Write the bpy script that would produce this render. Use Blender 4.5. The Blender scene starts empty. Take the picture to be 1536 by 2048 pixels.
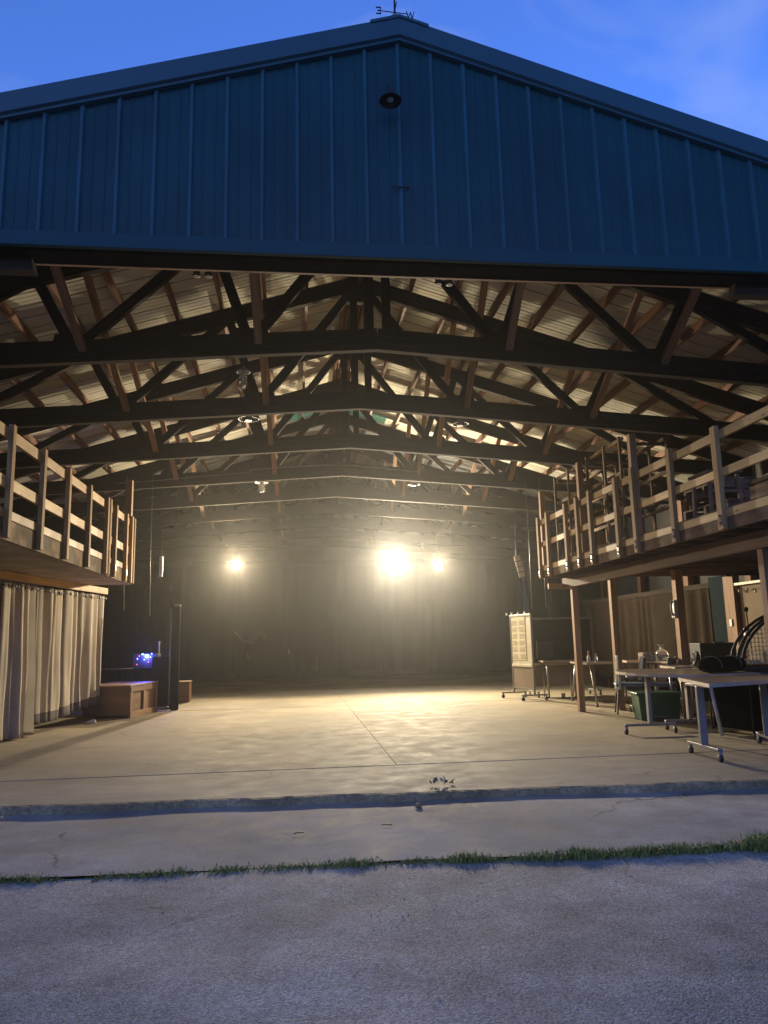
import bpy, math, random
from mathutils import Vector, Matrix, noise
R=random.Random(7)
sc=bpy.context.scene
col=sc.collection

# ------------------------------------------------------------------ camera
cam_d=bpy.data.cameras.new("Camera"); cam=bpy.data.objects.new("Camera",cam_d); col.objects.link(cam)
M=((0.993141126,-0.114857155,-0.021875507),(0.0019203,-0.171046857,0.985261024),(-0.116906015,-0.97854525,-0.169653108))
m=Matrix(((M[0][0],M[1][0],M[2][0],0),(M[0][1],M[1][1],M[2][1],0),(M[0][2],M[1][2],M[2][2],1.2),(0,0,0,1)))
cam.matrix_world=m
cam_d.sensor_fit='AUTO'; cam_d.sensor_width=36; cam_d.lens=26.42
cam_d.clip_start=0.05; cam_d.clip_end=2000
sc.camera=cam
# ------------------------------------------------------------------ world: dusk sky
w=bpy.data.worlds.new("World"); sc.world=w; w.use_nodes=True
nt=w.node_tree; nt.nodes.clear()
out=nt.nodes.new('ShaderNodeOutputWorld'); bg=nt.nodes.new('ShaderNodeBackground')
sky=nt.nodes.new('ShaderNodeTexSky'); sky.sky_type='NISHITA'; sky.sun_disc=False
sky.sun_elevation=math.radians(10); sky.sun_rotation=math.radians(-150)
sky.air_density=1.0; sky.dust_density=0.4; sky.ozone_density=5.0
hs=nt.nodes.new('ShaderNodeMix'); hs.data_type='RGBA'; hs.blend_type='MULTIPLY'; hs.inputs[0].default_value=1
hs.inputs[7].default_value=(0.82,0.80,1.24,1)
nt.links.new(sky.outputs[0],hs.inputs[6])
wt=nt.nodes.new('ShaderNodeTexCoord');wm=nt.nodes.new('ShaderNodeMapping');wm.inputs['Scale'].default_value=(2.2,2.2,5.0);wm.inputs['Rotation'].default_value=(.2,.5,.3)
wn=nt.nodes.new('ShaderNodeTexNoise');wn.inputs['Scale'].default_value=1.6;wn.inputs['Detail'].default_value=7;wn.inputs['Distortion'].default_value=.6
wr=nt.nodes.new('ShaderNodeMapRange');wr.inputs[1].default_value=.52;wr.inputs[2].default_value=.80;wr.inputs[3].default_value=0;wr.inputs[4].default_value=.55
wx=nt.nodes.new('ShaderNodeMix');wx.data_type='RGBA';wx.inputs[7].default_value=(1.3,1.6,2.6,1)
nt.links.new(wt.outputs['Generated'],wm.inputs[0]);nt.links.new(wm.outputs[0],wn.inputs['Vector']);nt.links.new(wn.outputs[0],wr.inputs[0])
nt.links.new(wr.outputs[0],wx.inputs[0]);nt.links.new(hs.outputs[2],wx.inputs[6]);nt.links.new(wx.outputs[2],bg.inputs[0])
bg.inputs[1].default_value=0.14
nt.links.new(bg.outputs[0],out.inputs[0])
sc.view_settings.view_transform='Standard'; sc.view_settings.look='None'
sc.view_settings.exposure=1.25; sc.view_settings.gamma=1
LAMP=1.02        # overall lamp power factor
HAZE=0.0016

# ------------------------------------------------------------------ helpers
class MB:
    def __init__(s): s.v=[];s.f=[];s.uv=[];s.sm=[];s.mi=[]
    def face(s,idx,uv=None,smooth=False,mi=0):
        s.f.append(idx); s.uv.append(uv or [(0,0)]*len(idx)); s.sm.append(smooth); s.mi.append(mi)
    def beam(s,p0,p1,w,h,up=(0,0,1),mi=0):
        p0=Vector(p0);p1=Vector(p1);d=p1-p0;L=d.length
        if L<1e-6:return s
        d/=L;up=Vector(up)
        if abs(d.dot(up))>.99: up=Vector((0,1,0)) if abs(d.y)<.9 else Vector((1,0,0))
        sd=d.cross(up).normalized();u=sd.cross(d)
        b=len(s.v);hw=w/2;hh=h/2
        for p in(p0,p1):
            for a,c in((-hw,-hh),(hw,-hh),(hw,hh),(-hw,hh)): s.v.append(p+sd*a+u*c)
        o=R.uniform(0,40);o2=R.uniform(0,20)
        for k in range(4):
            k2=(k+1)%4;cw=(w,h,w,h)[k];q=o2+(0,w,w+h,2*w+h)[k]
            s.face([b+4+k,b+4+k2,b+k2,b+k],[(o+L,q),(o+L,q+cw),(o,q+cw),(o,q)],mi=mi)
        s.face([b,b+1,b+2,b+3],[(o,o2),(o+.02,o2),(o+.02,o2+h),(o,o2+h)],mi=mi)
        s.face([b+7,b+6,b+5,b+4],[(o,o2),(o+.02,o2),(o+.02,o2+h),(o,o2+h)],mi=mi)
        return s
    def box(s,c,size,rz=0,mi=0):
        # longest horizontal axis becomes the grain direction
        x,y,z=c;a,b_,h=size;cr,sr=math.cos(rz),math.sin(rz)
        if h>=a and h>=b_:
            s.beam((x,y,z-h/2),(x,y,z+h/2),a,b_,up=(-sr,cr,0),mi=mi)
        elif a>=b_: s.beam((x-cr*a/2,y-sr*a/2,z),(x+cr*a/2,y+sr*a/2,z),b_,h,mi=mi)
        else: s.beam((x+sr*b_/2,y-cr*b_/2,z),(x-sr*b_/2,y+cr*b_/2,z),a,h,mi=mi)
        return s
    def tube(s,pts,r,n=8,caps=True,mi=0):
        pts=[Vector(p) for p in pts];b=len(s.v);up=Vector((0,0,1));ln=0
        rr=r if isinstance(r,(list,tuple)) else [r]*len(pts)
        prev=None
        for i,p in enumerate(pts):
            d=(pts[min(i+1,len(pts)-1)]-pts[max(i-1,0)]).normalized()
            if prev is None:
                a=d.cross(up if abs(d.z)<.95 else Vector((1,0,0))).normalized()
            else: a=(prev-d*prev.dot(d)).normalized()
            prev=a;c=d.cross(a)
            for k in range(n):
                t=2*math.pi*k/n;s.v.append(p+(a*math.cos(t)+c*math.sin(t))*rr[i])
        for i in range(len(pts)-1):
            L=(pts[i+1]-pts[i]).length
            for k in range(n):
                k2=(k+1)%n
                s.face([b+i*n+k,b+i*n+k2,b+i*n+n+k2,b+i*n+n+k],[(ln,k/n),(ln,(k+1)/n),(ln+L,(k+1)/n),(ln+L,k/n)],True,mi)
            ln+=L
        if caps:
            s.face([b+k for k in range(n)][::-1],mi=mi);e=b+(len(pts)-1)*n;s.face([e+k for k in range(n)],mi=mi)
        return s
    def lathe(s,prof,c=(0,0,0),axis='z',n=20,mi=0,smooth=True,sy=1):
        b=len(s.v);c=Vector(c)
        for r,z in prof:
            for k in range(n):
                t=2*math.pi*k/n;a,d=r*math.cos(t),r*math.sin(t)*sy
                s.v.append(c+(Vector((a,d,z)) if axis=='z' else Vector((a,-z,d)) if axis=='y' else Vector((z,a,d))))
        for i in range(len(prof)-1):
            for k in range(n):
                k2=(k+1)%n;s.face([b+i*n+k,b+i*n+k2,b+i*n+n+k2,b+i*n+n+k],None,smooth,mi)
        s.face([b+k for k in range(n)][::-1],mi=mi);e=b+(len(prof)-1)*n;s.face([e+k for k in range(n)],mi=mi)
        return s
    def prism(s,poly,z0,z1,mi=0):
        b=len(s.v);n=len(poly)
        for z in(z0,z1):
            for x,y in poly:s.v.append(Vector((x,y,z)))
        s.face([b+k for k in range(n)][::-1],[(x,y) for x,y in poly][::-1],mi=mi)
        s.face([b+n+k for k in range(n)],list(poly),mi=mi)
        ln=0
        for k in range(n):
            k2=(k+1)%n;L=math.dist(poly[k],poly[k2])
            s.face([b+k,b+k2,b+n+k2,b+n+k],[(ln,0),(ln+L,0),(ln+L,z1-z0),(ln,z1-z0)],mi=mi);ln+=L
        return s
    def quad(s,a,b_,c,d,uv=None,mi=0):
        b=len(s.v);s.v+= [Vector(a),Vector(b_),Vector(c),Vector(d)];s.face([b,b+1,b+2,b+3],uv or [(0,0),(1,0),(1,1),(0,1)],mi=mi);return s
    def build(s,name,mat,parent=None,bevel=0,org=None):
        me=bpy.data.meshes.new(name)
        o=Vector(org) if org else Vector((0,0,0))
        me.from_pydata([p-o for p in s.v],[],s.f)
        ul=me.uv_layers.new(name='UVMap');i=0
        for uv in s.uv:
            for q in uv: ul.data[i].uv=q;i+=1
        for p,sm,mi in zip(me.polygons,s.sm,s.mi): p.use_smooth=sm;p.material_index=mi
        for mm in (mat if isinstance(mat,(list,tuple)) else [mat]): me.materials.append(mm)
        me.update()
        ob=bpy.data.objects.new(name,me);col.objects.link(ob);ob.location=o
        if parent: ob.parent=parent
        if bevel:
            bv=ob.modifiers.new('Bevel','BEVEL');bv.width=bevel;bv.segments=2;bv.limit_method='ANGLE'
        return ob
def tag(o,label=None,cat=None,group=None,kind=None):
    if label:o['label']=label
    if cat:o['category']=cat
    if group:o['group']=group
    if kind:o['kind']=kind
    return o
def thing(name,label,cat,group=None,loc=(0,0,0),rz=0):
    o=bpy.data.objects.new(name,None);col.objects.link(o);o.location=loc;o.rotation_euler=(0,0,rz);o.empty_display_size=.1
    return tag(o,label,cat,group)
def dup(root,loc,rz,label,copy_lights=True):
    r=root.copy();col.objects.link(r);r.location=loc;r.rotation_euler=(0,0,rz);r['label']=label
    for ch in list(root.children):
        c=ch.copy();col.objects.link(c);c.parent=r
        for g in list(ch.children):
            d=g.copy();col.objects.link(d);d.parent=c
    return r

# ------------------------------------------------------------------ materials
def newmat(name):
    mt=bpy.data.materials.new(name);mt.use_nodes=True;n=mt.node_tree
    return mt,n,n.nodes['Principled BSDF']
def nd(n,t,**k):
    x=n.nodes.new(t)
    for a,b in k.items(): setattr(x,a,b)
    return x
def simple(name,c,rough=.6,metal=0,var=.25,scale=6,bump=.0,bscale=60,spec=.5,emit=None):
    mt,n,p=newmat(name)
    tc=nd(n,'ShaderNodeTexCoord');no=nd(n,'ShaderNodeTexNoise');no.inputs['Scale'].default_value=scale;no.inputs['Detail'].default_value=6
    n.links.new(tc.outputs['Object'],no.inputs['Vector'])
    mr=nd(n,'ShaderNodeMapRange');mr.inputs[1].default_value=.3;mr.inputs[2].default_value=.7;mr.inputs[3].default_value=1-var;mr.inputs[4].default_value=1+var
    n.links.new(no.outputs[0],mr.inputs[0])
    mx=nd(n,'ShaderNodeMix',data_type='RGBA',blend_type='MULTIPLY');mx.inputs[0].default_value=1;mx.inputs[6].default_value=(*c,1)
    n.links.new(mr.outputs[0],mx.inputs[7]);n.links.new(mx.outputs[2],p.inputs['Base Color'])
    p.inputs['Roughness'].default_value=rough;p.inputs['Metallic'].default_value=metal;p.inputs['Specular IOR Level'].default_value=spec
    if bump:
        n2=nd(n,'ShaderNodeTexNoise');n2.inputs['Scale'].default_value=bscale;n2.inputs['Detail'].default_value=4
        n.links.new(tc.outputs['Object'],n2.inputs['Vector'])
        bp=nd(n,'ShaderNodeBump');bp.inputs['Strength'].default_value=bump;bp.inputs['Distance'].default_value=.01
        n.links.new(n2.outputs[0],bp.inputs['Height']);n.links.new(bp.outputs[0],p.inputs['Normal'])
    if emit:
        p.inputs['Emission Color'].default_value=(*emit[0],1);p.inputs['Emission Strength'].default_value=emit[1]
    return mt
def wood(name,c1,c2,rough=.65,knots=.0,grain=28,stain=0,spec=.25):
    mt,n,p=newmat(name)
    tc=nd(n,'ShaderNodeTexCoord');mp=nd(n,'ShaderNodeMapping');mp.inputs['Scale'].default_value=(1.6,grain,1)
    n.links.new(tc.outputs['UV'],mp.inputs[0])
    no=nd(n,'ShaderNodeTexNoise');no.inputs['Scale'].default_value=1;no.inputs['Detail'].default_value=7;no.inputs['Distortion'].default_value=.6
    n.links.new(mp.outputs[0],no.inputs['Vector'])
    cr=nd(n,'ShaderNodeValToRGB');cr.color_ramp.elements[0].position=.32;cr.color_ramp.elements[0].color=(*c1,1);cr.color_ramp.elements[1].position=.68;cr.color_ramp.elements[1].color=(*c2,1)
    n.links.new(no.outputs[0],cr.inputs[0]);last=cr.outputs[0]
    # slow tone change from board to board
    mp2=nd(n,'ShaderNodeMapping');mp2.inputs['Scale'].default_value=(.5,1.3,1);n.links.new(tc.outputs['UV'],mp2.inputs[0])
    n3=nd(n,'ShaderNodeTexNoise');n3.inputs['Scale'].default_value=1.1;n3.inputs['Detail'].default_value=3;n.links.new(mp2.outputs[0],n3.inputs['Vector'])
    mr=nd(n,'ShaderNodeMapRange');mr.inputs[1].default_value=.3;mr.inputs[2].default_value=.7;mr.inputs[3].default_value=.72;mr.inputs[4].default_value=1.2;n.links.new(n3.outputs[0],mr.inputs[0])
    mx=nd(n,'ShaderNodeMix',data_type='RGBA',blend_type='MULTIPLY');mx.inputs[0].default_value=1;n.links.new(last,mx.inputs[6]);n.links.new(mr.outputs[0],mx.inputs[7]);last=mx.outputs[2]
    if knots:
        mp3=nd(n,'ShaderNodeMapping');mp3.inputs['Scale'].default_value=(3,7,1);n.links.new(tc.outputs['UV'],mp3.inputs[0])
        vo=nd(n,'ShaderNodeTexVoronoi');vo.inputs['Scale'].default_value=1;n.links.new(mp3.outputs[0],vo.inputs['Vector'])
        m3=nd(n,'ShaderNodeMapRange');m3.inputs[1].default_value=.06;m3.inputs[2].default_value=.14;m3.inputs[3].default_value=1-knots;m3.inputs[4].default_value=1;n.links.new(vo.outputs['Distance'],m3.inputs[0])
        m4=nd(n,'ShaderNodeMix',data_type='RGBA',blend_type='MULTIPLY');m4.inputs[0].default_value=1;n.links.new(last,m4.inputs[6]);n.links.new(m3.outputs[0],m4.inputs[7]);last=m4.outputs[2]
    if stain:
        n5=nd(n,'ShaderNodeTexNoise');n5.inputs['Scale'].default_value=3.2;n5.inputs['Detail'].default_value=8;n.links.new(tc.outputs['Object'],n5.inputs['Vector'])
        m5=nd(n,'ShaderNodeMapRange');m5.inputs[1].default_value=.45;m5.inputs[2].default_value=.62;m5.inputs[3].default_value=1-stain;m5.inputs[4].default_value=1;n.links.new(n5.outputs[0],m5.inputs[0])
        m6=nd(n,'ShaderNodeMix',data_type='RGBA',blend_type='MULTIPLY');m6.inputs[0].default_value=1;n.links.new(last,m6.inputs[6]);n.links.new(m5.outputs[0],m6.inputs[7]);last=m6.outputs[2]
    oi=nd(n,'ShaderNodeObjectInfo');m7=nd(n,'ShaderNodeMapRange');m7.inputs[3].default_value=.74;m7.inputs[4].default_value=1.18;n.links.new(oi.outputs['Random'],m7.inputs[0])
    m8=nd(n,'ShaderNodeMix',data_type='RGBA',blend_type='MULTIPLY');m8.inputs[0].default_value=1;n.links.new(last,m8.inputs[6]);n.links.new(m7.outputs[0],m8.inputs[7]);last=m8.outputs[2]
    n.links.new(last,p.inputs['Base Color']);p.inputs['Roughness'].default_value=rough;p.inputs['Specular IOR Level'].default_value=spec
    bp=nd(n,'ShaderNodeBump');bp.inputs['Strength'].default_value=.25;bp.inputs['Distance'].default_value=.004;n.links.new(no.outputs[0],bp.inputs['Height']);n.links.new(bp.outputs[0],p.inputs['Normal'])
    return mt
def concrete(name,c,dirt=.45,fine=90,bump=.4,agg=0,rough=.75,pit=0,dist=.012,streak=False,crack=0,spec=.35):
    mt,n,p=newmat(name);tc=nd(n,'ShaderNodeTexCoord')
    def ns(scale,det=8,rg=.6,vec=None):
        x=nd(n,'ShaderNodeTexNoise');x.inputs['Scale'].default_value=scale;x.inputs['Detail'].default_value=det;x.inputs['Roughness'].default_value=rg
        n.links.new(vec or tc.outputs['Object'],x.inputs['Vector']);return x
    def rng(src,a,b,c0,d):
        x=nd(n,'ShaderNodeMapRange');x.inputs[1].default_value=a;x.inputs[2].default_value=b;x.inputs[3].default_value=c0;x.inputs[4].default_value=d;n.links.new(src,x.inputs[0]);return x.outputs[0]
    def mul(a,b):
        x=nd(n,'ShaderNodeMix',data_type='RGBA',blend_type='MULTIPLY');x.inputs[0].default_value=1
        n.links.new(a,x.inputs[6]);n.links.new(b,x.inputs[7]);return x.outputs[2]
    rgb=nd(n,'ShaderNodeRGB');rgb.outputs[0].default_value=(*c,1);last=rgb.outputs[0]
    big=ns(.55,5);last=mul(last,rng(big.outputs[0],.35,.65,1-dirt*.6,1+dirt*.35))
    med=ns(3.1,9,.68);last=mul(last,rng(med.outputs[0],.3,.7,1-dirt*(.25 if streak else .55),1+dirt*(.18 if streak else .4)))
    fn=ns(fine,5,.7);last=mul(last,rng(fn.outputs[0],.3,.7,1-dirt*.7,1+dirt*.6))
    h=nd(n,'ShaderNodeMath',operation='ADD');n.links.new(rng(fn.outputs[0],0,1,0,.55),h.inputs[0]);n.links.new(rng(med.outputs[0],0,1,0,.3 if streak else 1.1),h.inputs[1]);hh=h.outputs[0]
    if streak:
        mp=nd(n,'ShaderNodeMapping');mp.inputs['Scale'].default_value=(.5,9,1);n.links.new(tc.outputs['Object'],mp.inputs[0])
        st=ns(2.2,6,.6,mp.outputs[0]);last=mul(last,rng(st.outputs[0],.35,.65,.86,1.08))
        h3=nd(n,'ShaderNodeMath',operation='MULTIPLY_ADD');h3.inputs[1].default_value=.5;n.links.new(st.outputs[0],h3.inputs[0]);n.links.new(hh,h3.inputs[2]);hh=h3.outputs[0]
    rsrc=None
    if crack:
        wv_=ns(1.3,4,.6);ad_=nd(n,'ShaderNodeMix',data_type='RGBA',blend_type='LINEAR_LIGHT');ad_.inputs[0].default_value=.25
        n.links.new(tc.outputs['Object'],ad_.inputs[6]);n.links.new(wv_.outputs['Color'],ad_.inputs[7])
        vc=nd(n,'ShaderNodeTexVoronoi',feature='DISTANCE_TO_EDGE');vc.inputs['Scale'].default_value=.42;n.links.new(ad_.outputs[2],vc.inputs['Vector'])
        msk=ns(.5,3);a0=nd(n,'ShaderNodeMath',operation='MULTIPLY');n.links.new(rng(vc.outputs['Distance'],.0015,.005,1,0),a0.inputs[0]);n.links.new(rng(msk.outputs[0],.50,.56,0,1),a0.inputs[1])
        last=mul(last,rng(a0.outputs[0],0,1,1,1-crack*3.2))
        # old spills and scuffs
        sp_=ns(.9,7,.62);last=mul(last,rng(sp_.outputs[0],.58,.66,1,1-crack*1.2))
        sc_=nd(n,'ShaderNodeMapping');sc_.inputs['Scale'].default_value=(1.2,14,1);sc_.inputs['Rotation'].default_value=(0,0,.5);n.links.new(tc.outputs['Object'],sc_.inputs[0])
        s5=ns(1.5,5,.6,sc_.outputs[0]);last=mul(last,rng(s5.outputs[0],.60,.70,1,1-crack*.9))
    p.inputs['Specular IOR Level'].default_value=spec
    if agg:
        vo=nd(n,'ShaderNodeTexVoronoi');vo.inputs['Scale'].default_value=agg;vo.inputs['Randomness'].default_value=1;n.links.new(tc.outputs['Object'],vo.inputs['Vector'])
        sp=nd(n,'ShaderNodeSeparateColor');n.links.new(vo.outputs['Color'],sp.inputs[0])
        last=mul(last,rng(sp.outputs[0],0,1,.62,1.45))
        h2=nd(n,'ShaderNodeMath',operation='MULTIPLY_ADD');h2.inputs[1].default_value=-.9;n.links.new(vo.outputs['Distance'],h2.inputs[0]);n.links.new(hh,h2.inputs[2]);hh=h2.outputs[0]
        # a few stones are glossy
        rsrc=rng(sp.outputs[1],.85,.99,rough,rough-.16)
    if pit:
        v2=nd(n,'ShaderNodeTexVoronoi');v2.inputs['Scale'].default_value=pit;n.links.new(tc.outputs['Object'],v2.inputs['Vector'])
        s2=nd(n,'ShaderNodeSeparateColor');n.links.new(v2.outputs['Color'],s2.inputs[0])
        a=nd(n,'ShaderNodeMath',operation='MULTIPLY');n.links.new(rng(v2.outputs['Distance'],.10,.24,1,0),a.inputs[0]);n.links.new(rng(s2.outputs[0],.80,.82,0,1),a.inputs[1])
        last=mul(last,rng(a.outputs[0],0,1,1,.35))
        h4=nd(n,'ShaderNodeMath',operation='MULTIPLY_ADD');h4.inputs[1].default_value=-1.2;n.links.new(a.outputs[0],h4.inputs[0]);n.links.new(hh,h4.inputs[2]);hh=h4.outputs[0]
    bp=nd(n,'ShaderNodeBump');bp.inputs['Strength'].default_value=bump;bp.inputs['Distance'].default_value=dist;n.links.new(hh,bp.inputs['Height']);n.links.new(bp.outputs[0],p.inputs['Normal'])
    n.links.new(last,p.inputs['Base Color'])
    if rsrc: n.links.new(rsrc,p.inputs['Roughness'])
    else: n.links.new(rng(med.outputs[0],.3,.7,rough-.14,rough+.1),p.inputs['Roughness'])
    return mt

m_metal=simple('blue_green_metal',(.0,.054,.064),.5,0,.2,1.2,.10,2.5,spec=.2)
m_rib=simple('light_catch_rib_metal',(.008,.080,.095),.5,0,.25,1.5,.06,3,spec=.3)  # siding colour lightened: light caught by the major ribs is painted in
m_trim=simple('trim_metal',(.005,.060,.078),.5,0,.12,1.5,.05,3)
m_basetrim=simple('base_trim_metal',(.0,.058,.068),.5,0,.1,1.5,spec=.2)
m_hdr=simple('header_dark',(.010,.009,.010),.9,spec=0)
m_roofout=simple('roof_metal',(.10,.14,.17),.4)
m_roofin=simple('roof_underside',(.46,.435,.355),.95,0,.16,1.1,.0,8,spec=.03)
m_truss=wood('dark_stained_wood',(.028,.019,.014),(.052,.036,.026),.85,0,22,spec=.06)
m_purlin=wood('red_brown_wood',(.15,.07,.04),(.24,.12,.07),.7,0,22)
m_brace=wood('brace_wood',(.26,.14,.075),(.40,.23,.13),.7,.3,22)
m_pine=wood('raw_pine',(.46,.265,.085),(.63,.395,.145),.6,.55,26)
m_ply=wood('weathered_plywood',(.30,.19,.095),(.46,.31,.17),.8,0,9,stain=.6,spec=.1)
m_plydark=wood('brown_plywood',(.20,.115,.06),(.30,.18,.10),.8,0,9,stain=.45,spec=.1)
m_plyund=wood('plywood_underside',(.44,.33,.19),(.56,.42,.26),.75,0,7,stain=.25)
m_joist=wood('joist_wood',(.16,.09,.055),(.25,.15,.09),.75,.2,22)
m_post=wood('post_wood',(.31,.165,.075),(.45,.255,.125),.7,.3,24)
m_rpost=wood('railing_post_wood',(.31,.17,.06),(.45,.265,.105),.7,.3,24,spec=.1)
m_crate=wood('crate_wood',(.24,.13,.065),(.36,.21,.11),.55,.2,20)
m_slab=concrete('slab_concrete',(.34,.275,.178),.5,70,.14,0,.82,0,.002,streak=True,crack=.13,spec=.28)
m_edge=concrete('broken_slab_edge',(.50,.32,.155),.8,40,.9,0,.85,0,.03)
m_apron=concrete('apron_concrete',(.355,.305,.24),.6,130,.6,0,.9,0,.010,crack=.22)
m_drive=concrete('drive_concrete',(.365,.31,.242),.6,120,.42,130,.88,0,.007,crack=.16)
m_black=simple('black_cloth',(.004,.004,.005),.95,0,.3,4,spec=.02)
m_blackmetal=simple('black_metal',(.02,.02,.022),.6,0,spec=.3)
m_curtain=simple('beige_canvas',(.52,.44,.33),.9,0,.10,2.5,.12,220)
m_hem=simple('dark_hem_cloth',(.16,.14,.13),.9,0,.2,4)
m_brown=simple('brown_drape',(.032,.021,.013),.95,0,.2,3,.1,200,spec=.05)
m_white=simple('white_plastic',(.60,.57,.50),.4,0,.06)
m_cream=simple('cream_board',(.62,.55,.38),.55,0,.12,5)
m_grey=simple('grey_metal',(.42,.40,.38),.35,.6,.1)
m_silver=simple('silver_paint',(.27,.25,.225),.45,.3,.1)
m_tabletop=wood('laminate_top',(.24,.17,.12),(.32,.23,.165),.35,0,10)
m_tedge=simple('table_edge_band',(.48,.38,.27),.5,0,.1)
m_rubber=simple('caster_rubber',(.02,.02,.02),.5)
m_blue=simple('slate_plastic',(.08,.10,.13),.5)
m_green=simple('green_plastic',(.02,.10,.05),.4)
m_cloth=simple('pale_towel',(.62,.64,.50),.95,0,.15,20,.4,300)
m_towel2=simple('striped_cloth',(.55,.45,.38),.95,0,.6,26,.3,300)
m_orange=simple('orange_plastic',(.65,.18,.04),.4)
m_teal=simple('teal_wall_paint',(.006,.018,.022),.85,0,.2,spec=.05)
m_wallin=simple('dark_wall_liner',(.05,.045,.04),.85,0,.25,2)
m_beige=simple('beige_wall_board',(.26,.20,.14),.9,0,.12,2,spec=.1)
m_paper=simple('chart_paper',(.72,.64,.42),.8,0,.08,9)
m_ink=simple('ink_lines',(.22,.17,.10),.8)
m_rust=simple('tarnished_metal',(.30,.24,.16),.35,.9)
m_grass=simple('grass_blades',(.30,.29,.06),.8,0,.45,9)
m_weed=simple('weed_leaves',(.23,.24,.05),.8,0,.4,14)
m_pebble=simple('pebbles',(.46,.38,.28),.8,0,.4,30)
m_vane=simple('vane_iron',(.018,.02,.028),.6,.2)
def emis(name,c,s):
    mt,n,p=newmat(name);p.inputs['Base Color'].default_value=(*c,1);p.inputs['Emission Color'].default_value=(*c,1);p.inputs['Emission Strength'].default_value=s;return mt
m_lens=emis('lit_lens',(1,.96,.84),140)
m_lensmain=emis('lit_lens_cool',(1,.98,.92),160)
m_led=emis('blue_led',(.06,.10,1),14)
m_ledc=emis('cyan_display',(.1,.35,1),5)
m_ledr=emis('red_led',(.9,.12,.05),1.2)
def glassy(name,c,alpha):
    mt,n,p=newmat(name);p.inputs['Base Color'].default_value=(*c,1);p.inputs['Transmission Weight'].default_value=alpha;p.inputs['Roughness'].default_value=.12;return mt
m_clear=glassy('clear_plastic',(.9,.9,.9),.85)
m_bulb=glassy('bulb_glass',(.8,.78,.7),.6)
mt,n,p=newmat('skylight_fibreglass');p.inputs['Base Color'].default_value=(.10,.22,.12,1);p.inputs['Roughness'].default_value=.35
tr=nd(n,'ShaderNodeBsdfTranslucent');tr.inputs[0].default_value=(.30,.50,.12,1);ad=nd(n,'ShaderNodeMixShader');ad.inputs[0].default_value=.6
n.links.new(p.outputs[0],ad.inputs[1]);n.links.new(tr.outputs[0],ad.inputs[2]);n.links.new(ad.outputs[0],n.nodes['Material Output'].inputs[0]);m_sky=mt

# ------------------------------------------------------------------ ground and slab
def grid_sheet(name,x0,x1,y0,y1,nx,ny,zf,mat,edge=None,kind='structure'):
    b=MB()
    for j in range(ny+1):
        for i in range(nx+1):
            x=x0+(x1-x0)*i/nx;y=y0+(y1-y0)*j/ny
            if edge: y=edge(x,y,j/ny)
            b.v.append(Vector((x,y,zf(x,y))))
    for j in range(ny):
        for i in range(nx):
            a=j*(nx+1)+i;b.face([a,a+1,a+nx+2,a+nx+1],[(0,0)]*4,True)
    return tag(b.build(name,mat),kind=kind)
GZ=-.058
# unseen dark wooded rise, added behind the viewer to block low sky light
b=MB();nx_,ny_=120,24
for j in range(ny_+1):
    for i in range(nx_+1):
        x=-60+120*i/nx_;v=j/ny_;y=-16-26*v-3*noise.noise((x*.05,0,0))+abs(x)*abs(x)*.004*(1-.3*v)
        h=11*min(1,v*2.2)**.6+2.6*noise.noise((x*.14,v*4,2))*min(1,v*4)+1.2*noise.noise((x*.5,v*12,4))*min(1,v*4)
        b.v.append(Vector((x,y,min(17,-.25+max(0,h)))))
for j in range(ny_):
    for i in range(nx_): a=j*(nx_+1)+i;b.face([a+nx_+1,a+nx_+2,a+1,a],None,True)
m_skyblock=simple('sky_block_slope',(.035,.05,.022),.95,0,.6,.8,.6,3)
tag(b.build('added_sky_block',m_skyblock),kind='structure')
def gline(x): return 4.61-.035*x+.03*noise.noise((x*.9,3,0))+.02*noise.noise((x*4,1,0))
def dz(x,y):
    return GZ-.012+.018*noise.noise((x*.55,y*.55,1))+.008*noise.noise((x*2.3,y*2.3,5))
tag(MB().prism([(-60,-40),(60,-40),(60,60),(-60,60)],-.5,-.2).build('ground',m_drive),kind='structure')
grid_sheet('driveway',-14,16,-6,4.8,200,110,dz,m_drive,edge=lambda x,y,t:-6+t*(gline(x)+6))
def slabline(x): return 6.29-.052*x
grid_sheet('apron',-14,16,4.8,6.5,220,24,lambda x,y:GZ+.010*noise.noise((x*.8,y*.8,9))+.004*noise.noise((x*3,y*3,2)),m_apron,edge=lambda x,y,t:gline(x)+.015+t*(slabline(x)+.25-gline(x)))
# slab: apron strip and bays parted by open joints; the front edge is broken
def slab_piece(x0,x1,y0,y1,front=None):
    b=MB()
    if front:
        n_=int((x1-x0)/.04);rows=[]
        for i in range(n_+1):
            x=x0+(x1-x0)*i/n_
            rag=.035*noise.noise((x*1.7,0,0))+.09*max(0,noise.noise((x*2.9,6,1))-.22)+.05*max(0,noise.noise((x*8.3,9,1))-.2)+.022*noise.noise((x*7,2,0))+.01*noise.noise((x*23,4,0))
            y=front(x)+rag;lip=.016*abs(noise.noise((x*9,8,0)))
            rows.append([(x,y1,0),(x,y+.05,0),(x,y+.012+lip,-.006-lip*.5),(x,y-.004+.012*noise.noise((x*14,5,5)),-.035+.015*noise.noise((x*11,7,3))),(x,y-.012+.02*noise.noise((x*10,3,7)),-.085),(x,y-.03+.03*noise.noise((x*6,1,3)),GZ-.03)])
        for r in rows: b.v+= [Vector(q) for q in r]
        for i in range(n_):
            for k in range(5):
                a=i*6+k;b.face([a,a+1,a+7,a+6],None,k>1,0 if k<1 else 1)
    else:
        b.box(((x0+x1)/2,(y0+y1)/2,-.1),(x1-x0,y1-y0,.2))
    return b
yj=7.64;yj2=14.87;g=.017
sl=slab_piece(-6.3,7.4,6.3,yj-g,front=slabline).build('slab',[m_slab,m_edge]);tag(sl,kind='structure')
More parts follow.
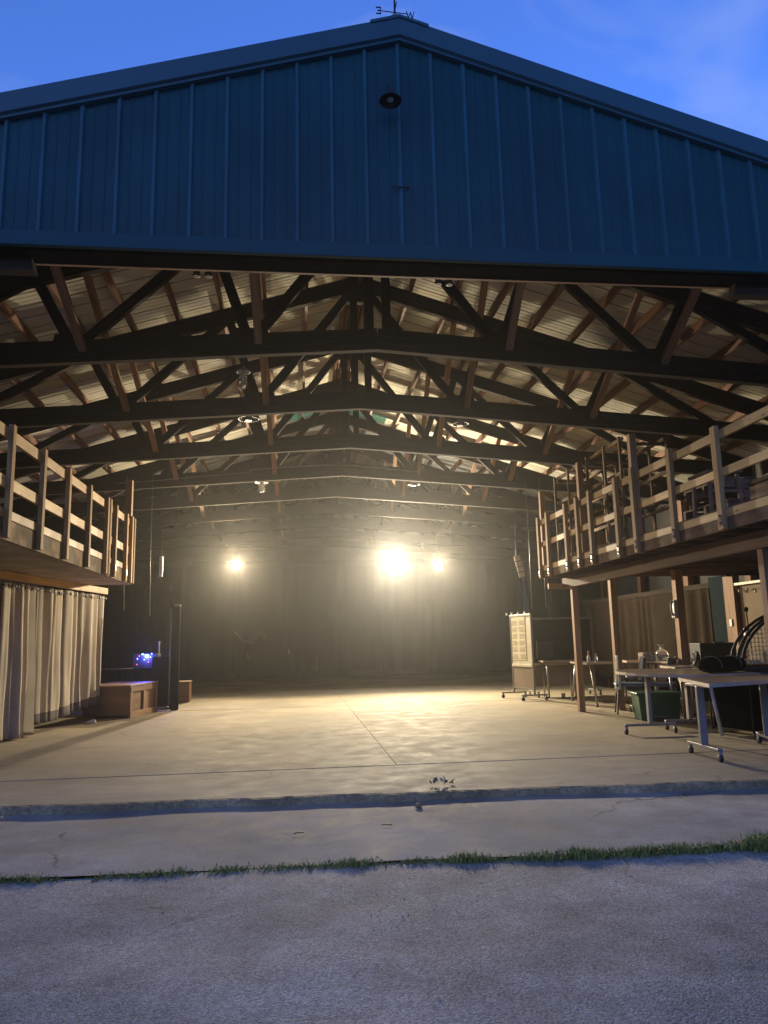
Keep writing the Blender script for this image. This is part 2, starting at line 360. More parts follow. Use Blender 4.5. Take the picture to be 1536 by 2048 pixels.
for a in ((-6.3,.985-g*.12,yj+g,yj2-g),(.985+g*.12,7.4,yj+g,yj2-g),(-6.3,.985-g*.12,yj2+g,27.2),(.985+g*.12,7.4,yj2+g,27.2)):
    tag(slab_piece(*a).build('slab',m_slab,bevel=.004),kind='structure')
tag(MB().prism([(-6.3,6.9),(7.4,6.9),(7.4,27.4),(-6.3,27.4)],-.19,-.035).build('slab_bed',m_edge),kind='structure')

# ------------------------------------------------------------------ barn
XR=.955;YF=6.03;SL=.301;ZAP=6.85;ZB=4.47;HW=7.6;YB=27.4
XRR=XR
barn=thing('barn','large dark blue metal sided barn with open front and gabled roof','barn')
def zr(x): return ZAP-SL*abs(x-XR)
# gable siding: 12 inch major ribs with two minor ribs between
b=MB();prof=[];x=-2.418-.3048*18
while x<XR+HW:
    for dx,dy in((-.025,0),(-.013,-.025),(.013,-.025),(.025,0),(.088,0),(.094,-.005),(.104,-.005),(.110,0),(.192,0),(.198,-.005),(.208,-.005),(.214,0)):
        xx=x+dx
        if XR-HW<xx<XR+HW: prof.append((xx,dy))
    x+=.3048
for a in list(range(1)):
    prof=sorted(prof+[(XR,0 if True else 0)])
for i,(x,dy) in enumerate(prof):
    b.v.append(Vector((x,YF+dy,ZB+.02)));b.v.append(Vector((x,YF+dy,zr(x)-.12)))
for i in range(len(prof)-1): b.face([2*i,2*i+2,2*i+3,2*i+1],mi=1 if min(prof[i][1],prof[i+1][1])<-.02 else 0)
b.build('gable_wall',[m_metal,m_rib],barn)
# rake trim (two sloped boxes meeting at the ridge), base trim, header
for s,nm in((-1,0),(1,0)):
    b=MB();xe=XR+s*(HW+.3);ze=ZAP-SL*(HW+.3);h=.20
    t=Vector((xe-XR,0,ze-ZAP)).normalized()
    pr_=[(0,0),(0,-.19),(.03,-.205),(.035,-.23),(.06,-.235)]   # (y in, z) profile of the folded trim
    yv=[YF-.075,YF-.075,YF-.05,YF-.05,YF-.008];zv=[.0,-.185,-.20,-.225,-.232]
    for (px,pz) in((XR,ZAP),(xe,ze)):
        for yy,zz in zip(yv,zv): b.v.append(Vector((px,yy,pz+zz)))
        b.v.append(Vector((px,YF+.02,pz+.0)))
    nn=6
    for k in range(5): b.face([k,k+1,nn+k+1,nn+k])
    b.face([5,0,nn,nn+5])
    b.build('rake_trim',m_trim,barn)
MB().box((XR,YF-.02,ZB+.065),(2*HW,.05,.13)).build('base_trim',m_basetrim,barn,bevel=.006)
b=MB();b.box((XR,YF+.135,ZB+.024),(2*HW,.22,.075));b.build('door_header',m_hdr,barn)
MB().box((XR,YF+.263,ZB-.002),(2*HW,.03,.03)).build('header_batten',m_brace,barn)
# roof sheets with ribs, skylight strips, purlins, ridge boards
SKY=[(9.35,9.72),(10.86,11.25),(17.0,17.6)]
def roof_sheet(s,y0,y1,d0,d1,name,mat):
    b=MB();pr=[];y=y0
    k0=math.ceil((y0-YF)/.3048-1e-6);k=k0
    pr.append((y0,0))
    while YF+k*.3048<y1-.03:
        yy=YF+k*.3048
        if yy>y0+.03:
            for dy,dzv in((-.016,0),(-.010,.022),(.010,.022),(.016,0)): pr.append((yy+dy,dzv))
            for q in(.098,.198):
                if yy+q+.012<y1:
                    for dy,dzv in((-.008,0),(-.003,.003),(.003,.003),(.008,0)): pr.append((yy+q+dy,dzv))
        k+=1
    pr.append((y1,0));pr=sorted(pr)
    for (yy,zz) in pr:
        for d in(d0,d1): b.v.append(Vector((XR+s*d,yy,ZAP-.06-SL*d+zz)))
    for i in range(len(pr)-1): b.face([2*i,2*i+1,2*i+3,2*i+2] if s<0 else [2*i,2*i+2,2*i+3,2*i+1])
    o=b.build(name,mat,None)
    return o
roofs=[]
for s in(-1,1):
    segs=[];y=YF-.06
    for a,c in SKY: segs.append((y,a));y=c
    segs.append((y,YB+.3))
    objs=[roof_sheet(s,a,c,0.0,HW+.3,'roof_panel',m_roofin) for a,c in segs]
    root=objs[0]
    root.name='roof';root.parent=barn
    for o in objs[1:]: o.parent=root
    for a,c in SKY:
        L=1.95 if a<15 else 1.2
        o=roof_sheet(s,a,c,0,L,'skylight_panel',m_sky);o.parent=root
        o=roof_sheet(s,a,c,L,HW+.3,'roof_panel',m_roofin);o.parent=root
    roofs.append(root)
    d=.16
    while d<HW:
        z=ZAP-.085-SL*d-.07
        MB().beam((XR+s*d,YF+.1,z),(XR+s*d,YB,z),.045,.12).build('purlin',m_purlin,root);d+=.62
b=MB();b.box((XR,(YF+YB)/2,ZAP-.25),(.05,YB-YF-.2,.22));b.box((XR-.1,(YF+YB)/2,ZAP-.19),(.03,YB-YF-.2,.10));b.box((XR+.1,(YF+YB)/2,ZAP-.19),(.03,YB-YF-.2,.10));b.build('ridge_beam',m_purlin,barn)
b=MB()
for s in(-1,1): b.beam((XR+s*.005,YF-.08,ZAP+.03-.002),(XR+s*.005,YB,ZAP+.03-.002),.01,.01)
b=MB()
for s in(-1,1):
    q=[Vector((XR,YF-.085,ZAP+.016)),Vector((XR+s*.27,YF-.085,ZAP+.016-SL*.27)),Vector((XR+s*.27,YB,ZAP+.016-SL*.27)),Vector((XR,YB,ZAP+.016))]
    k=len(b.v);b.v+=q;b.face([k,k+1,k+2,k+3]);b.v+=[p-Vector((0,0,.03)) for p in q[:2]];b.face([k,k+4,k+5,k+1])
b.build('ridge_cap',m_trim,barn)
# side and back walls
for s in(-1,1):
    xw=XR+s*HW;b=MB();b.box((xw,(YF+YB)/2,(ZAP-SL*HW)/2-.2),(.06,YB-YF,ZAP-SL*HW+.1));b.build('side_wall',m_wallin,barn)
b=MB();b.prism([(XR-HW,-.4),(XR+HW,-.4),(XR+HW,ZAP-SL*HW-.1),(XR,ZAP-.1),(XR-HW,ZAP-SL*HW-.1)],0,.08)
b.v=[Vector((p.x,YB+.1+p.z,p.y+.02)) for p in b.v];b.build('back_wall',m_wallin,barn)
for s in(-1,1):   # front corner walls beside the opening
    MB().box((XR+s*(HW-.4),YF+.02,ZB/2-.05),(.8,.05,ZB+.05)).build('front_wall',m_metal,barn)
    for i in range(10):
        MB().box((XR+s*(HW-.14),YF+.35+2.243*i,2.1),(.14,.18,4.5)).build('wall_post',m_joist,barn)
# trusses
ZT=4.54
nodesb=[-5.55,-3.4,-1.47,1.47,3.4,5.55];nodest=[-3.85,-1.92,0,1.92,3.85]
def zbot(o): return ZT-.068*abs(o)+.13
def ztop(o): return ZAP-.085-.14-SL*abs(o)-.13
for i in range(10):
    y=6.2+.03 if i==0 else 6.04+2.243*i
    b=MB();up0=.13 if i==0 else 0
    for s in(-1,1):
        b.beam((XR,y,zbot(0)+.01+up0),(XR+s*HW*.98,y,zbot(HW)+.01+up0),.09,.26)
        b.beam((XR,y,ztop(0)+.01),(XR+s*HW*.98,y,ztop(HW*.98)+.01),.09,.23)
    b.prism([(-.22,-.3),(.22,-.3),(.22,.05),(0,.12),(-.22,.05)],-.055,.055)
    for q in range(len(b.v)-10,len(b.v)): v=b.v[q];b.v[q]=Vector((XR+v.x,y+v.z,ztop(0)+v.y))
    for o in(-3.4,3.4,-1.47,1.47):
        k=len(b.v);b.prism([(-.26,-.1),(.26,-.1),(.2,.2),(-.2,.2)],-.052,.052)
        for q in range(k,len(b.v)): v=b.v[q];b.v[q]=Vector((XR+o+v.x,y+v.z,zbot(o)+v.y))
    t=b.build('roof_truss',m_truss,barn)
    def web(p,q,mat=m_truss,w=.075,h=.14,nm='web_member'):
        MB().beam(p,q,w,h,up=(0,1,0) if abs(p[1]-q[1])<.2 else (0,0,1)).build(nm,mat,t)
    yy=y
    for s in(-1,1):
        for (ob,ot) in((-1.47,0),(-1.47,-1.92),(-3.4,-1.92),(-3.4,-3.85),(-5.55,-3.85)):
            a=(XR-s*ob,yy,zbot(ob)+.03);c=(XR-s*ot+(.05*s if ot==0 else 0),yy,ztop(ot)-.02);web(a,c,w=.115,h=.07)
    for dx in(-.09,.11): web((XR+dx,yy,zbot(0)),(XR+dx,yy,ztop(0)),w=.10,h=.07)
    if i>0:
        for o in(-3.4,-1.47,1.47,3.4):
            web((XR+o+.1,y-.03,zbot(o)+.02),(XR+o*1.0+.02,y-2.0,ztop(o)+.05),m_brace,.085,.055,'sway_brace')

# ------------------------------------------------------------------ roof hardware: weathervane, barn light, hook
vz=ZAP+.02
wv=thing('weathervane','black iron weathervane with E and W letters on the roof peak','weathervane',loc=(.935,6.1,ZAP+.0))
b=MB();b.lathe([(.065,-.04),(.06,.06),(.055,.10),(.035,.135),(.012,.15)],n=12);b.beam((.015,0,.10),(.085,0,.085),.06,.03);b.build('base',m_silver,wv)
MB().tube([(0,0,.12),(0,0,.72)],[.010,.006],8).build('mast',m_vane,wv)
b=MB();b.tube([(-.125,0,.182),(.115,0,.168)],.0045,6);b.tube([(0,-.12,.175),(0,.12,.175)],.0045,6);b.build('direction_arm',m_vane,wv)
def stroke(b,pts,w=.012):
    for p,q in zip(pts,pts[1:]): b.beam((p[0],0,p[1]),(q[0],0,q[1]),.008,w,up=(0,1,0))
b=MB();ox,oz=-.155,.184;s_=.036
stroke(b,[(ox+.022,oz-s_),(ox+.022,oz+s_)]);[stroke(b,[(ox+.022,oz+k*s_*.9),(ox-.022,oz+k*s_*.9)],.009) for k in(-1,1)];stroke(b,[(ox+.022,oz),(ox-.008,oz)],.009)
b.v=[Vector((p.x,p.z,p.y)) if False else p for p in b.v];b.build('letter_east',m_vane,wv)
b=MB();ox,oz=.148,.160;stroke(b,[(ox-.036,oz+s_),(ox-.018,oz-s_),(ox,oz+s_*.8),(ox+.018,oz-s_),(ox+.036,oz+s_)],.010);b.build('letter_west',m_vane,wv)
b=MB();b.beam((0,.13,.145),(0,.13,.205),.01,.008);b.build('letter_north',m_vane,wv)
b=MB();b.beam((-.2,0,.62),(.2,0,.62),.012,.012);b.prism([(.2,-.05),(.27,0),(.2,.05)],-.004,.004)
for q in range(len(b.v)-6,len(b.v)): v=b.v[q];b.v[q]=Vector((v.x,v.z,.62+v.y))
b.prism([(-.2,-.06),(-.1,0),(-.2,.06)],-.004,.004)
for q in range(len(b.v)-6,len(b.v)): v=b.v[q];b.v[q]=Vector((v.x,v.z,.62+v.y))
b.build('arrow',m_vane,wv)

bl=thing('barn_light','unlit black gooseneck barn light under the gable peak','lamp',loc=(.835,YF-.03,5.98))
MB().lathe([(.045,-.01),(.045,.02)],(0,.0,.04),axis='y',n=12).build('wall_plate',m_blackmetal,bl)
MB().tube([(0,0,.04),(0,-.05,.09),(0,-.11,.09),(0,-.15,.05),(0,-.16,0)],.013,8).build('gooseneck',m_blackmetal,bl)
b=MB();c=(0,-.16,-.06)
b.lathe([(.02,.07),(.035,.06),(.04,.02),(.075,-.005),(.10,-.04),(.095,-.04),(.07,-.01),(.03,.01)],c,n=24);b.build('shade',m_blackmetal,bl)
MB().lathe([(.012,.0),(.03,-.02),(.03,-.035),(.012,-.045)],c,n=14).build('bulb',m_bulb,bl)
hk=MB();hk.tube([(.86,YF-.012,5.17),(.90,YF-.03,5.165),(.96,YF-.03,5.16),(1.01,YF-.012,5.165)],.006,6);hk.tube([(.915,YF-.03,5.165),(.915,YF-.05,5.15),(.915,YF-.04,5.12)],.005,6)
tag(hk.build('wire_hook',m_blackmetal,org=(.93,YF,5.16)),'small dark wire hook fixed low on the blue gable siding','hook')

# twin emergency heads under the header
def twin(loc,label):
    t=thing('spot_fixture',label,'spotlight','unlit twin spots under the header',loc=loc)
    MB().box((0,0,.02),(.16,.05,.035)).build('bracket',m_blackmetal,t,bevel=.004)
    for dx in(-.05,.055):
        MB().lathe([(.018,.03),(.03,.0),(.034,-.045),(.028,-.045)],(dx,-.0,-.01),n=14).build('lamp_head',m_blackmetal,t)
    return t
t0=twin((-.83,6.45,4.53),'twin black spot fixture hanging under the header on the left')
dup(t0,(1.38,6.45,4.53),0,'twin black spot fixture hanging under the header right of the roof peak')

# ------------------------------------------------------------------ ceiling lamps
def disc_lamp(loc,r,label):
    t=thing('disc_lamp',label,'ceiling lamp','unlit disc lamps under the trusses',loc=loc)
    b=MB();b.lathe([(r*.3,.05),(r*.55,.04),(r,.0),(r,-.012),(r*.93,-.012),(r*.9,.004),(r*.35,.012)],n=28);b.build('reflector',m_silver,t)
    b=MB();b.lathe([(r*.72,.006),(r*.72,-.004),(r*.66,-.004),(r*.66,.006)],n=28);b.build('ring',m_blackmetal,t)
    b=MB();b.lathe([(.05,.02),(.05,-.03),(.04,-.035)],n=14);b.build('socket',m_grey,t)
    MB().tube([(0,0,.05),(0,0,.16)],.012,8).build('stem',m_blackmetal,t)
    return t
disc_lamp((-.69,10.9,4.50),.155,'wide unlit disc lamp under the truss left of the roof centre')
disc_lamp((2.51,10.9,4.46),.13,'unlit disc lamp under the truss right of the roof centre')
disc_lamp((2.48,15.35,4.45),.12,'small far disc lamp hanging above the bright lamps on the right')
def bulb_lamp(loc,r,label):
    t=thing('caged_lamp',label,'ceiling lamp','lamps with hanging bulbs',loc=loc)
    b=MB();b.lathe([(.03,.06),(r*.5,.035),(r,.0),(r*.96,-.006),(r*.4,.02)],n=24);b.build('reflector',m_silver,t)
    b=MB();b.lathe([(r*.28,.01),(r*.34,-.02),(r*.34,-.05),(r*.42,-.06),(r*.42,-.17),(r*.25,-.205)],n=16);b.build('bulb',m_bulb,t)
    b=MB()
    for k in range(6):
        a=k*math.pi/3;b.tube([(r*.5*math.cos(a),r*.5*math.sin(a),.0),(r*.5*math.cos(a),r*.5*math.sin(a),-.18),(r*.2*math.cos(a),r*.2*math.sin(a),-.22)],.003,5)
    for z in(-.06,-.13): b.tube([(r*.5*math.cos(q*math.pi/8),r*.5*math.sin(q*math.pi/8),z) for q in range(17)],.003,5)
    b.build('cage',m_grey,t)
    MB().tube([(0,0,.05),(0,0,.22)],.012,8).build('stem',m_blackmetal,t)
    return t
bulb_lamp((-.62,8.75,4.43),.085,'caged bulb lamp hanging nearest, below the second truss on the left')
bulb_lamp((-.69,15.3,4.47),.14,'caged bulb lamp hanging far off above the left bright lamp')

# ------------------------------------------------------------------ lofts
def loft_left():
    t=thing('loft','left raised loft with pine railing above the pale curtain','loft',loc=(-2.79,9.8,0))
    ox,oy=-2.79,9.8
    def P(b,name,mat,bv=0):
        b.v=[p-Vector((ox,oy,0)) for p in b.v];return b.build(name,mat,t,bevel=bv)
    x=-2.79;y0,y1=6.25,13.25
    b=MB();b.box(((x-.03-6.3)/2,(y0+y1)/2,2.275),(6.3+x-.03+0,y1-y0,.03));
    b.v=[Vector((p.x,p.y,p.z)) for p in b.v]
    b=MB();b.box(((-6.3+x)/2-.02,(y0+y1)/2,2.262),(6.3+x-.04,y1-y0,.024));P(b,'deck_underside',m_plyund)
    b=MB();b.box(((-6.3+x)/2-.02,(y0+y1)/2,2.44),(6.3+x-.04,y1-y0,.03));P(b,'deck_floor',m_ply)
    b=MB();b.box((x-.02,(y0+y1)/2,2.352),(.03,y1-y0,.205));P(b,'fascia_board',m_ply,.003)
    b=MB();b.box(((-6.3+x)/2,y1+.014,2.352),(6.3+x-.02,.028,.205));P(b,'end_fascia',m_ply,.003)
    for z,h in((2.505,.09),(2.81,.115),(3.295,.115)):
        b=MB();b.box((x-.018,(y0+y1)/2,z),(.036,y1-y0,h));P(b,'rail_board',m_pine,.004)
    for k,y in enumerate((6.6,7.54,8.49,9.44,10.40,11.36,11.50,11.89,12.66,13.05,13.21)):
        b=MB();tw=R.uniform(-.006,.006)
        b.beam((x+.024,y,2.262),(x+.024+tw,y+tw,3.385+R.uniform(-.01,.015)),.05,.085,up=(0,1,0));o=P(b,'railing_post',m_rpost,.004)
        if k in(7,8):
            b=MB();b.box((x+.052,y,2.40),(.005,.045,.09));b.v=[p-Vector((ox,oy,0)) for p in b.v];b.build('bracket_plate',m_silver,o)
    b=MB();b.box((x-.10,13.32,3.17),(.12,.12,1.82));P(b,'tall_post',m_post,.004)
    for y in(8.2,):
        b=MB();b.box((-3.98,10.45,1.12),(.12,.12,2.24));P(b,'support_post',m_joist,.004)
    b=MB();b.beam((-3.92,10.45,2.19),(-3.36,14.0,2.19),.04,.11);P(b,'curtain_header',m_pine,.003)
    return t
loft_left()
def loft_right():
    x=4.125;ox,oy=x,9.2
    t=thing('loft','right raised loft with pine railing stacked with pallets above the tables','loft',loc=(ox,oy,0))
    def P(b,name,mat,bv=0,par=None):
        b.v=[p-Vector((ox,oy,0)) for p in b.v];return b.build(name,mat,par or t,bevel=bv)
    y0,y1=5.72,12.32;xe=8.4
    b=MB();b.box(((x+xe)/2+.02,(y0+y1)/2,2.385),(xe-x-.04,y1-y0,.03));P(b,'deck_floor',m_ply)
    for k in range(16):
        y=y0+.06+k*(y1-y0-.12)/15;b=MB();b.box(((x+xe)/2+.03,y,2.28),(xe-x-.08,.04,.17));P(b,'joist',m_joist)
    b=MB();b.box((x+.018,(y0+y1)/2,2.295),(.032,y1-y0,.215));P(b,'fascia_board',m_plydark,.003)
    b=MB();b.box((4.53,(y0+y1)/2,2.10),(.09,y1-y0,.17));P(b,'carrying_beam',m_joist,.004)
    for z,h in((2.345+.005,.08),(2.755,.085),(3.13,.09)):
        b=MB();b.box((x+.018,(y0+y1)/2,z+.0),(.036,y1-y0,h));P(b,'rail_board',m_pine,.004)
    ys=(6.75,7.67,8.60,9.10,9.98,10.47,10.95,11.80,12.25)
    for k,y in enumerate(ys):
        b=MB();tw=R.uniform(-.007,.007);top=3.225+R.uniform(-.01,.015)
        b.beam((x-.024,y,2.19),(x-.024+tw,y+tw,top),.05,.085,up=(0,1,0));o=P(b,'railing_post',m_rpost,.004)
        b=MB();b.box((x-.052,y,2.28),(.005,.045,.10));P(b,'bracket_plate',m_silver if k>2 else m_joist,0,o)
        b=MB()
        for zz in(2.255,2.325): b.lathe([(.012,0),(.011,.008),(.006,.011)],(0,0,0),n=8);
        for q in range(len(b.v)):
            p=b.v[q];b.v[q]=Vector((x-.050-p.z-(.004 if k>2 else 0),y+p.x,(2.255 if q<len(b.v)/2 else 2.325)+p.y))
        P(b,'bolt',m_blackmetal,0,o)
    for y,h in((8.80,3.72),(10.58,3.78),(12.36,3.7)):
        b=MB();b.box((x+.10,y,(2.2+h)/2),(.085,.085,h-2.2));P(b,'tall_post',m_post,.004)
    for px,py,ht,wd in((4.56,6.85,2.02,.09),(5.92,11.15,2.37,.125),(5.33,12.24,2.37,.11),(4.64,12.2,2.17,.10)):
        b=MB();b.box((px,py,ht/2),(wd,wd,ht));P(b,'support_post',m_post,.004)
    b=MB();b.box((4.50,12.36,2.06),(.5,.045,.09));P(b,'beam_end',m_pine,.003)
    return t
loft_right()

# goods stored on the right loft
def frame_shelf(loc,L,D,H,label):
    t=thing('wooden_frame',label,'shelf frame','open wooden frames on the loft',loc=loc)
    for sx in(0,D):
        for sy in(0,L*.45,L):
            MB().box((sx,sy,H/2),(.035,.04,H)).build('upright',m_ply,t)
        for z in(.12,.55,.68,1.05,H-.03):
            MB().beam((sx+.04*(1 if sx==0 else -1),-.02,z),(sx+.04*(1 if sx==0 else -1),L+.02,z),.03,.05).build('rail',m_ply,t)
    for sy in(0.04,L-.04):
        for z in(.62,H-.09): MB().beam((.03,sy,z),(D-.03,sy,z),.03,.045).build('cross_rail',m_ply,t)
    return t
frame_shelf((4.50,9.75,2.405),1.2,.7,1.55,'taller open wooden frame standing on the loft by the tall post')
frame_shelf((4.42,11.05,2.405),1.15,.6,1.50,'far open wooden frame at the back end of the right loft')
def pallet(loc,rz,label):
    t=thing('pallet',label,'pallet','pallets stacked on the loft',loc=loc,rz=rz)
    for k in range(5): MB().box((-.48+k*.24,0,.125),(.12,1.0,.02)).build('deck_board',m_joist,t)
    for y in(-.46,0,.46): MB().box((0,y,.06),(1.1,.05,.105)).build('stringer',m_joist,t)
    return t
p0=pallet((5.75,8.9,2.402),.1,'lowest weathered pallet of the stack on the right loft')
for k,(dx,rz,lab) in enumerate(((.03,.16,'second pallet from the bottom of the loft stack'),(-.05,.05,'third pallet from the bottom of the loft stack'),(.08,.2,'fourth pallet of the loft stack, lying just under the top one'),(-.02,.0,'topmost weathered pallet of the stack on the right loft'))):
    dup(p0,(5.75+dx,8.9+dx*.5,2.402+.137*(k+1)),rz,lab)
st=thing('stool','brown wooden stool frame standing on the loft behind the railing','stool',loc=(4.95,8.35,2.402))
for sx in(0,.4):
    for sy in(0,.4): MB().beam((sx,sy,0),(sx*.9+.02,sy*.9+.02,.72),.04,.04).build('leg',m_joist,st)
MB().box((.2,.2,.735),(.46,.46,.035)).build('seat',m_joist,st,bevel=.004)
for z in(.25,.5):
    MB().box((.2,.02,z),(.36,.025,.035)).build('stretcher',m_joist,st);MB().box((.2,.38,z),(.36,.025,.035)).build('stretcher',m_joist,st)
ch=thing('chest','dark brown chest on the right loft beside the pallets','chest',loc=(5.2,7.2,2.402))
MB().box((.3,.3,.24),(.6,.9,.46)).build('body',m_joist,ch,bevel=.006);MB().box((.3,.3,.50),(.63,.93,.05)).build('lid',m_joist,ch,bevel=.01)

# ------------------------------------------------------------------ curtains
def drape(path,z_top,z_bot,pleats,amp,name,mat,parent=None,hem=None,seed=0,flare=1.0,nz=26,org=None,thick=.004):
    b=MB();n=pleats*10;P0=Vector(path[0]);P1=Vector(path[1]);d=(P1-P0);L=d.length;d/=L;nn=Vector((d.y,-d.x,0))
    rr=random.Random(seed);ph=[rr.uniform(-.9,.9) for _ in range(pleats+2)];am=[rr.uniform(.25,1.5) for _ in range(pleats+2)]
    for j in range(nz+1):
        v=j/nz
        for i in range(n+1):
            u=i/n;k=min(pleats,max(0,u*pleats+.55*math.sin(2*math.pi*u*1.7+seed)*min(1,6*u,6*(1-u))+.35*math.sin(2*math.pi*u*pleats*.31+seed*2)*min(1,6*u,6*(1-u))));kk=int(k);f=k-kk
            a=am[kk]*(1-f)+am[kk+1]*f;p_=ph[kk]*(1-f)+ph[kk+1]*f
            ww=math.sin(2*math.pi*k+p_*1.2*v)
            ww=math.copysign(abs(ww)**.75,ww)
            off=amp*a*ww*(.55+.75*v*flare)+.05*v*noise.noise((u*6,v*2,seed))
            zb=z_bot(u) if callable(z_bot) else z_bot
            z=z_top+(zb-z_top)*v+.004*ww
            q=P0+d*(u*L+.02*p_*v)+nn*off;b.v.append(Vector((q.x,q.y,z)))
    hr=nz-(2 if hem else 0)
    for j in range(nz):
        for i in range(n):
            a=j*(n+1)+i;b.face([a,a+1,a+n+2,a+n+1],None,True,1 if (hem and j>=hr) else 0)
    o=b.build(name,[mat,hem] if hem else mat,parent,org=org)
    sd=o.modifiers.new('Solidify','SOLIDIFY');sd.thickness=thick
    return o
cur=thing('curtain','pale canvas curtain with grommets hanging below the left loft','curtain',loc=(-3.7,11.5,0))
A=(-3.90,10.62,0);B=(-3.38,13.9,0)
def lp(u,z=0): return Vector((A[0]+(B[0]-A[0])*u+3.7,A[1]+(B[1]-A[1])*u-11.5,z))
drape([lp(0),lp(.27)],2.10,lambda u:.02+.0*u,3,.085,'front_panel',m_curtain,cur,None,3,1.3)
drape([lp(.275),lp(.52)],2.10,lambda u:.13,2,.06,'curtain_panel',m_curtain,cur,m_hem,5,.8)
drape([lp(.53),lp(1)],2.10,lambda u:.16+.1*u,4,.055,'curtain_panel',m_curtain,cur,m_hem,9,.8)
MB().tube([lp(-.01,2.06)+Vector((.0,0,0)),lp(1.0,2.06)],.012,8).build('curtain_rod',m_blackmetal,cur)
for k in range(30):
    u=.015+k*.0335;q=lp(u,2.055)
    dirn=Vector((B[1]-A[1],-(B[0]-A[0]),0)).normalized();c=q+dirn*(.05*math.sin(k*1.3)+.05)
    b=MB();b.lathe([(.010,-.004),(.022,-.006),(.024,0),(.022,.006),(.010,.004)],c,axis='x',n=12);b.build('grommet',m_blackmetal,cur)

# back curtain left + table with sound gear
def bdrape(name,label,path,zt,zb,pl,amp,mat,seed):
    mid=(Vector(path[0])+Vector(path[1]))/2
    o=drape(path,zt,zb,pl,amp,name,mat,None,None,seed,.4,16,org=(mid.x,mid.y,0));return tag(o,label,'curtain')
bdrape('backdrop_curtain','black backdrop curtain behind the sound table on the left',[(-6.2,17.6,0),(-2.75,17.9,0)],2.6,.03,14,.05,m_black,11)
bdrape('backdrop_curtain','wide black curtain across the back of the barn',[(-6,26.8,0),(8.2,26.8,0)],4.1,.03,26,.03,m_black,12)

# ------------------------------------------------------------------ floodlights on a pipe
pipe=thing('lighting_pipe','horizontal black pipe that carries the bright lamps at the back','pipe',loc=(1.2,20.72,3.84))
MB().tube([(-3.6,0,0),(3.6,0,0)],.03,10).build('crossbar',m_blackmetal,pipe)
for x in(-3.2,-1.2,1.0,3.2): MB().tube([(x,0,.03),(x,0,1.75)],.008,6).build('drop_rod',m_blackmetal,pipe)
def flood(loc,r,label,lens,power,colr,h=1.0):
    t=thing('floodlight',label,'floodlight','lit floodlights hanging at the back of the barn',loc=loc)
    b=MB();b.lathe([(r*.5,.26),(r*.9,.2),(r*1.15,.0),(r*1.15,-.05),(r*1.05,-.05),(r*1.0,-.01)],(0,0,0),axis='y',n=24)
    # axis y: +z of profile points to -y ; flip so that the back is at +y
    b.v=[Vector((p.x,-p.y,p.z*h)) for p in b.v];b.f=[f[::-1] for f in b.f];b.build('housing',m_blackmetal,t)
    b=MB();b.lathe([(r,.01),(r*.9,.025),(r*.5,.035),(.005,.038)],axis='y',n=24);b.v=[Vector((p.x,p.y,p.z*h)) for p in b.v];b.build('lens',lens,t)
    b=MB();b.tube([(-r*1.2,.05,0),(-r*1.25,.06,.2+r),(r*1.25,.06,.2+r),(r*1.2,.05,0)],.01,6);b.tube([(0,.06,.2+r),(0,.10,3.84-loc[2])],.014,6);b.build('yoke',m_blackmetal,t)
    ld=bpy.data.lights.new('flood_beam','SPOT');ld.energy=power*LAMP;ld.color=colr;ld.spot_size=math.radians(122);ld.spot_blend=.8;ld.shadow_soft_size=.07
    lo=bpy.data.objects.new('flood_beam',ld);col.objects.link(lo);lo.parent=t;lo.location=(0,-.10,0);lo.rotation_euler=(math.radians(90+6),0,0)
    lo.rotation_euler=(math.radians(90),0,math.radians(180))
    return t
flood((-1.60,20.6,3.31),.105,'left lit floodlight, warm and round',m_lens,900,(1,.80,.50))
flood((2.69,20.6,3.34),.20,'largest and brightest lit floodlight near the middle',m_lensmain,1900,(1,.83,.55),1.5)
flood((3.95,20.6,3.25),.105,'small lit floodlight just right of the brightest one',m_lens,700,(1,.82,.53))

# cable swags and hanging bits
def cable(pts,r,label,name='cable',mat=m_silver,cat='cable',sub=6):
    b=MB();P=[Vector(p) for p in pts];out=[]
    for i in range(len(P)-1):
        a=P[max(i-1,0)];b0=P[i];c=P[i+1];d=P[min(i+2,len(P)-1)]
        for k in range(sub):
            t=k/sub;out.append(.5*((2*b0)+(c-a)*t+(2*a-5*b0+4*c-d)*t*t+(3*b0-a-3*c+d)*t**3))
    out.append(P[-1]);b.tube(out,r,6);return tag(b.build(name,mat,org=tuple(P[0])),label,cat)
cable([(-3.47,14.92,4.37),(-2.7,14.92,4.43),(-1.89,14.92,4.51),(-.95,14.92,4.60),(-.86,14.92,4.65),(0,14.92,4.72),(.88,14.92,4.76),(1.7,14.92,4.70),(2.46,14.92,4.63),(2.6,14.92,4.72),(2.72,14.92,4.92)],.010,'thin pale cable strung along the far truss')
cable([(-2.05,26.45,1.63),(-1.79,26.45,1.35),(-1.48,26.45,1.25),(-1.23,26.45,1.47)],.016,'white cable swag on the black curtain at the back',mat=m_grey)
cable([(-1.06,26.45,1.57),(-1.08,26.45,1.38)],.02,'short white cord end beside the white cable swag at the back',mat=m_grey,name='cord')
cable([(-1.66,26.45,1.02),(-1.64,26.45,0.77),(-1.58,26.45,0.68)],.02,'white cord hanging below the white cable swag at the back',mat=m_grey,name='cord')
cable([(-0.25,26.45,0.98),(-0.21,26.45,0.83)],.022,'white cord end low on the black curtain, right of the swag',mat=m_grey,name='cord')
rag=drape([(.52,26.42,0),(.76,26.42,0)],.72,.25,2,.03,'rag',m_hem,None,None,21,.5,6,org=(.6,26.42,.4));tag(rag,'pale rag hanging low on the black back curtain','rag')
